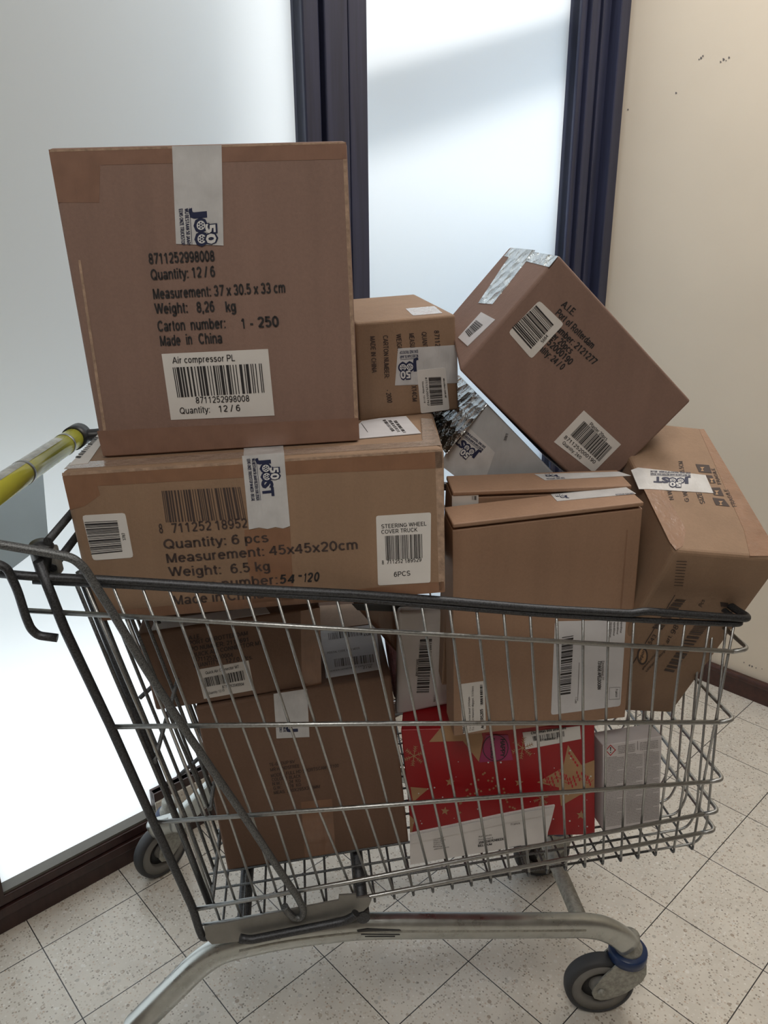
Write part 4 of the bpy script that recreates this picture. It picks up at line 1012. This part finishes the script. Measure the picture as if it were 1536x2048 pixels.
# --- quick air connector carton
root, c, F = carton('cardboard_box', 'connector', 'brown carton with a quick air connector label, behind the wire side under the wide carton', 'cardboard box', M['card_shaded'], .004)
f = F['F']; P = Print(f, .0005)
tex(P, M['ink_brown'], [('A.I.E.', (377, 1280), (403, 1276)), ('PORT OF ROTTERDAM', (378, 1291), (496, 1270)), ('PO NUMBER: 2112691', (381, 1303), (497, 1283)), ('QUICK AIR CONNECTOR MT', (384, 1315), (525, 1289)), ('8711252040004', (389, 1324), (466, 1314)), ('QUANTITY:', (388, 1336), (440, 1327)), ('12 / 0  Pcs.', (452, 1326), (506, 1318))], (-1.2, -8.5), .012)
P.build('box_print', root)
s = sticker(f, [(393, 1340), (497, 1321), (509, 1380), (408, 1398)], M['paper'], root)
P = Print(f, .0012); P.mat(M['ink']); P.text('Quick Air Connector MT', (411, 1349), (478, 1336), (-.8, -6)); P.bars([(407, 1356), (486, 1341), (490, 1360), (412, 1374)], '8711252040004'); P.text('8711252040004', (445, 1377), (488, 1371), (-.8, -6)); P.text('Quantity: 12 / 0', (417, 1389), (449, 1383), (-.6, -5)); P.build('label_print', s)
sticker(f, [(601, 1222), (640, 1215), (643, 1368), (604, 1375)], M['tape_brown'], root, 'packing_tape', .0003)
s = sticker(F['T'], [(301, 1261), (540, 1226), (530, 1212), (310, 1240)], M['paper_cool'], root, 'paper_label', .0008)
# --- sports camera carton on the basket floor
root, c, F = carton('cardboard_box', 'handsfree', 'large brown carton standing on the basket floor at the handle end, sports camera print', 'cardboard box', M['card_shaded'], .004)
f = F['F']; P = Print(f, .0005)
tex(P, M['ink_brown'], [('TE-GROUP NV', (539, 1533), (590, 1526)), ('MR HANDSFREE', (541, 1543), (599, 1535)), ('MODEL: FULL HD SPORTSCAM ST100', (542, 1555), (678, 1534)), ('COLOUR: BLACK', (544, 1563), (602, 1555)), ('N.W.:', (545, 1571), (564, 1569)), ('5.24  KG', (572, 1568), (602, 1564)), ('G.W.:', (547, 1580), (565, 1577)), ('5.78  KG', (573, 1577), (603, 1572)), ('MEAS: 380X295X310MM', (548, 1589), (640, 1576))], (-.8, -6.5), .006)
P.build('box_print', root)
s = sticker(f, [(547, 1388), (614, 1378), (619, 1474), (553, 1477)], M['tape_white'], root, 'packing_tape', .0007, 'printed white tape strip')
P = Print(f, .001); P.logo((558, 1455), (5, 62), (50, -3), 'J'); P.build('tape_print', s)
sticker(f, [(602, 1604), (664, 1598), (672, 1708), (610, 1716)], M['tape_brown'], root, 'packing_tape', .0004)
f = F['T']
s = sticker(f, [(640, 1262), (752, 1248), (762, 1338), (652, 1356)], M['paper_cool'], root, 'paper_label', .0008, 'crinkled shipping label on the top flap')
P = Print(f, .0012); P.mat(M['ink_faint']); P.bars([(656, 1266), (724, 1258), (726, 1270), (658, 1280)], None, 31, 60); P.bars([(668, 1318), (748, 1308), (750, 1324), (670, 1334)], None, 32, 80)
P.text('SENDER DEPARTMENT EXPEDITION', (660, 1344), (745, 1330), (-.5, -3)); P.text('POSTAL CODE 2321 MEER', (655, 1308), (720, 1298), (-.5, -4)); P.text('EUR', (728, 1272), (744, 1270), (-.3, -4), .02); P.text('Z / SE', (726, 1338), (744, 1335), (-.3, -4), .02); P.build('label_print', s)
sticker(f, [(630, 1212), (748, 1205), (751, 1246), (638, 1260)], M['card_lit'], root, 'top_flap', .0012, 'cardboard top flap, window light put into its pale colour')
# --- red christmas carton
root, c, F = carton('gift_box', 'christmas', 'red christmas box with kraft stars and white snowflakes on the basket floor', 'gift box', M['red_card'], .002)
f = F['F']
def star(P, cx, cy, R, r, rot=0, n=5):
    P.poly([(cx + (R if k % 2 == 0 else r) * math.sin(rot + k * math.pi / n), cy - (R if k % 2 == 0 else r) * math.cos(rot + k * math.pi / n)) for k in range(2 * n)])
big = None
for pts in ([(858, 1484), (882, 1455), (912, 1440), (960, 1450), (966, 1478), (958, 1524), (926, 1482)],
            [(1136, 1490), (1163, 1530), (1189, 1520), (1189, 1584), (1160, 1590), (1122, 1612), (1118, 1575), (1074, 1565), (1126, 1535)],
            [(821, 1574), (858, 1577), (840, 1592), (826, 1605)], [(819, 1630), (829, 1640), (824, 1665), (820, 1665)]):
    P = Print(f, .0004); P.mat(M['kraft_art']); P.poly(pts)
    if len(pts) == 9:
        P.mat(M['red_art'])
        for i in range(13):
            cx = 1092 + 7.2 * i; cy = 1556 + 9 * math.sin(i * 1.1)
            for sg in (-1, 0, 1):
                if cy + sg * 8 < 1540 and cx > 1160: continue
                lx, ly = cx + 2.5 * sg, cy + sg * 7
                P.poly([(lx - 1.2, ly - 4), (lx + 1.4, ly - 1), (lx + 1.2, ly + 3.2), (lx - 1.0, ly + 4), (lx - 2.2, ly)], .0001)
        for i in range(5):
            cx, cy = 1139 + i * 4, 1506 + i * 6; P.poly([(cx - 2, cy - 3), (cx + 2, cy), (cx + 1, cy + 4), (cx - 2.5, cy + 2)], .0001)
        for k in range(20):
            x = 1085 + k * 5.1; y = 1560; P.poly([(x, y + 6 * math.sin(k * .8)), (x + 5.2, y + 6 * math.sin((k + 1) * .8)), (x + 5.2, y + 1.2 + 6 * math.sin((k + 1) * .8)), (x, y + 1.2 + 6 * math.sin(k * .8))], .00015)
    P.build('star_print', root)
for x, y, R_ in ((900, 1564, 10), (1038, 1565, 9), (890, 1622, 9), (1162, 1630, 10)):
    P = Print(f, .0004); P.mat(M['kraft_art']); star(P, x, y, R_, R_ * .42, .1); P.build('small_star_print', root)
rr = random.Random(4)
P = Print(f, .0004); P.mat(M['kraft_art'])
for i in range(34):
    x = 915 + 115 * rr.random(); y = 1630 - 68 * math.sin((x - 915) / 115 * math.pi) + 40 * (rr.random() - .5); star(P, x, y, 3.2, 1.3, rr.random())
o = P.build('tiny_star_arc', root); o['kind'] = 'stuff'
for cx, cy, R_ in ((828, 1512, 20), (1045, 1496, 22), (1082, 1597, 15)):
    P = Print(f, .0006); P.mat(M['kraft_art'])
    for k in range(6):
        a = k * math.pi / 3 + .15; dx, dy = math.sin(a), -math.cos(a); px_, py_ = -dy, dx
        P.poly([(cx + px_ * .8, cy + py_ * .8), (cx + dx * R_ + px_ * .8, cy + dy * R_ + py_ * .8), (cx + dx * R_ - px_ * .8, cy + dy * R_ - py_ * .8), (cx - px_ * .8, cy - py_ * .8)])
        for q in (.4, .62, .82):
            bx, by = cx + dx * R_ * q, cy + dy * R_ * q
            for sg in (-1, 1):
                ex, ey = bx + (dx * .6 + px_ * sg * .8) * R_ * .24, by + (dy * .6 + py_ * sg * .8) * R_ * .24
                P.poly([(bx, by), (ex, ey), (ex + dx * 1.3, ey + dy * 1.3), (bx + dx * 1.3, by + dy * 1.3)])
    P.build('snowflake_print', root)
P = Print(f, .0005)
P.mat(M['white_art'])
for i in range(40):
    x = 825 + 360 * rr.random(); y = 1480 + 180 * rr.random(); r = .8 + rr.random() * 1.2
    P.poly([(x + r * math.cos(q), y + r * math.sin(q)) for q in [k * 1.047 for k in range(6)]])
P.build('snow_dots', root)['kind'] = 'stuff'
s = sticker(f, [(958, 1525), (972, 1470), (1016, 1470), (1026, 1520)], M['magenta'], root, 'seal_tape', .0007)
P = Print(f, .001); P.mat(M['ink'])
for k in range(24):
    a, b = k * math.pi / 12, (k + 1) * math.pi / 12
    P.poly([(991 + 26 * math.cos(a), 1496 + 27 * math.sin(a)), (991 + 26 * math.cos(b), 1496 + 27 * math.sin(b)), (991 + 24.5 * math.cos(b), 1496 + 25.5 * math.sin(b)), (991 + 24.5 * math.cos(a), 1496 + 25.5 * math.sin(a))])
P.text('HAPPY', (1001, 1478), (1001, 1514), (9, 0), .02); P.text('DARLING', (981, 1476), (981, 1517), (8, 0), .02); P.build('seal_print', s)
s = sticker(f, [(1045, 1465), (1160, 1452), (1162, 1478), (1051, 1499)], M['paper'], root)
P = Print(f, .0012); P.mat(M['ink']); P.text('Christmas box assorted', (1062, 1469), (1132, 1458), (-.3, -5), .01); P.bars([(1065, 1473), (1128, 1462), (1129, 1473), (1067, 1482)], '8719689808413'); P.text('8719689808413', (1080, 1483), (1116, 1478), (-.3, -4), .01); P.build('label_print', s)
# --- white carton with the warning sign
root, c, F = carton('medicine_box', 'medicine', 'slim white box with small print and a red warning diamond, in the basket', 'white box', M['white_card'], .0012)
f = F['F']; P = Print(f, .0005)
P.mat(M['red_art']); P.poly([(1221, 1489), (1232, 1500), (1221, 1512), (1211, 1501)]); P.mat(M['white_art']); P.poly([(1221, 1491.5), (1229.5, 1500), (1221, 1509.5), (1213, 1501)], .0001)
P.mat(M['ink']); P.poly([(1219.8, 1494), (1222.4, 1494), (1221.8, 1502), (1220.4, 1502)], .0002); P.poly([(1220.1, 1504), (1222.3, 1504), (1222.3, 1506), (1220.1, 1506)], .0002)
P.mat(M['ink_faint']); rr = random.Random(2)
# fine print: justified text columns
words = 'gebruik volgens voorschrift buiten bereik van kinderen houden bewaren op een droge plaats bevat natriumzout lees voor gebruik de bijsluiter '
for col, (x0, x1) in enumerate(((1212, 1248), (1252, 1285), (1288, 1318))):
    y = 1517 - col * 6; k = 0
    while y < 1655 - col * 6:
        o_ = (k * 13 + col * 31) % 60; w = 1.0 if k % 9 else .6
        sl = -.15
        P.text((words + words)[o_:o_ + 34].strip(), (x0, y), (x0 + (x1 - x0) * w, y + (x1 - x0) * w * sl), (0, -1.9)); y += 3.1; k += 1
for y in range(5):
    P.text((words)[y * 11:y * 11 + 26].strip(), (1236, 1494 + 3.4 * y), (1270, 1489 + 3.4 * y), (0, -2.2)); P.text((words)[y * 9 + 4:y * 9 + 28].strip(), (1280, 1487 + 3.4 * y), (1316, 1482 + 3.4 * y), (0, -2.2))
P.poly([(1275, 1482), (1275.8, 1482), (1275.8, 1500), (1275, 1500)])
P.build('box_print', root)
# --- white parcel beside the mailers
yo = .052
def bq(px, y): return at(px, bk(0, y, 0), EY)
a, b_, c_, d = bq((797, 1224), yo), bq((905, 1219), yo), bq((905, 1408), yo), bq((793, 1432), yo)
root = empty('white_parcel', (c_ + d) / 2, 'thin white parcel with a long upright barcode, standing beside the brown mailer boxes', 'parcel')
m = MB(); fb = EY * .022
m.hexa([d, c_, b_, a, d + fb, c_ + fb, b_ + fb, a + fb], .006, 4); m.build('parcel_body', M['envelope'], root)
f = Face(a, b_, d, a + fb); P = Print(f, .0006); P.mat(M['ink']); P.bars([(864, 1278), (858, 1386), (833, 1387), (840, 1279)], None, 44, 90); P.text('3DAPLC7315409', (833, 1318), (831, 1352), (-5, 0) if False else (4.5, 0)); P.mat(M['ink_faint']); P.text('1 Colis', (868, 1390), (867, 1404), (4, 0)); P.build('parcel_print', root)
# --- dark brown padded bag behind
P4 = [bq(p, .10) for p in ((702, 1206), (806, 1316), (812, 1212))]
root = empty('padded_bag', P4[1], 'dark brown padded bag corner poking down behind the white parcel', 'padded bag')
P4 = [bq(p, .10) for p in ((703, 1207), (797, 1312), (840, 1300), (846, 1212))]
m = MB(); fb = EY * .03; m.hexa([P4[1], P4[2], P4[3], P4[0], P4[1] + fb, P4[2] + fb, P4[3] + fb, P4[0] + fb], .008, 4); m.build('bag_body', M['tape_brown'], root)
m = MB(); m.box(P4[0] - EY * .001, P4[3] - P4[0], EY * .001, (P4[1] - P4[0]) * .12); m.build('bag_seam', M['dark_plastic'], root)
# --- pink bubble wrap
q = [bq(p, .15) for p in ((772, 1285), (830, 1290), (832, 1405), (790, 1408))]
m = MB(); fb = EY * .05; m.hexa([q[3], q[2], q[1], q[0], q[3] + fb, q[2] + fb, q[1] + fb, q[0] + fb], .012, 4)
o = m.build('bubble_wrap_bundle', M['pink'], None, loc=q[3]); tag(o, 'pink bubble wrap bundle showing in the gap beside the white parcel', 'bubble wrap')
# --- envelope in the bottom of the basket
ye = -.070
E_ = [(820, 1668), (900, 1652), (1000, 1630), (1075, 1616), (1110, 1611), (1103, 1640), (1096, 1664), (1093, 1684), (1040, 1692), (960, 1706), (880, 1719), (821, 1730)]
pts = [at(p, bk(0, ye, 0), EY + EZ * .02) for p in E_]
root = empty('envelope', (pts[-1] + pts[7]) / 2, 'white addressed envelope standing on the basket floor in front of the red christmas box', 'envelope')
m = MB(); m.prism(pts, EY * .003); m.build('envelope_body', M['envelope'], root)
f = Face(pts[0], pts[3], pts[-1], pts[0] + EY)
P = Print(f, .0006); P.mat(M['ink_faint'])
for k, t in enumerate(('Afzender: depot', 'Meerseweg 14', '2321 Meer', 'Hoogstraten', 'Tel 03 315 75 37', 'Belgie')): P.text(t, (867, 1675 + 4 * k), (885 + (k % 3) * 3, 1672.5 + 4 * k), (-.2, -2.6))
P.text('www.truckstop.be', (868, 1700), (898, 1695), (-.2, -2.6))
P.text('Aan: familie', (957, 1675), (984, 1671), (-.2, -3)); P.text('Dorpstraat 8', (957, 1681), (986, 1677), (-.2, -3)); P.text('Franco', (1022, 1651), (1040, 1648), (-.2, -4))
P.mat(M['ink']); P.text('3590 DIEPENBEEK', (957, 1688), (1008, 1680), (-.3, -4.5), .02); P.text('BELGIUM', (956, 1694), (984, 1690), (-.3, -4), .02)
for a_, b__ in (((1022, 1640), (1048, 1636)), ((1018, 1695), (1042, 1691))): P.poly([a_, b__, (b__[0], b__[1] + .7), (a_[0], a_[1] + .7)])
P.build('envelope_print', root)
# sealed flap line
m = MB(); fl = [at(p, bk(0, ye - .0015, 0), EY + EZ * .02) for p in ((822, 1672), (1050, 1625), (1104, 1616), (1100, 1628), (1045, 1640), (822, 1688))]
m.prism(fl, EY * .0008); m.build('envelope_flap', M['envelope'], root)
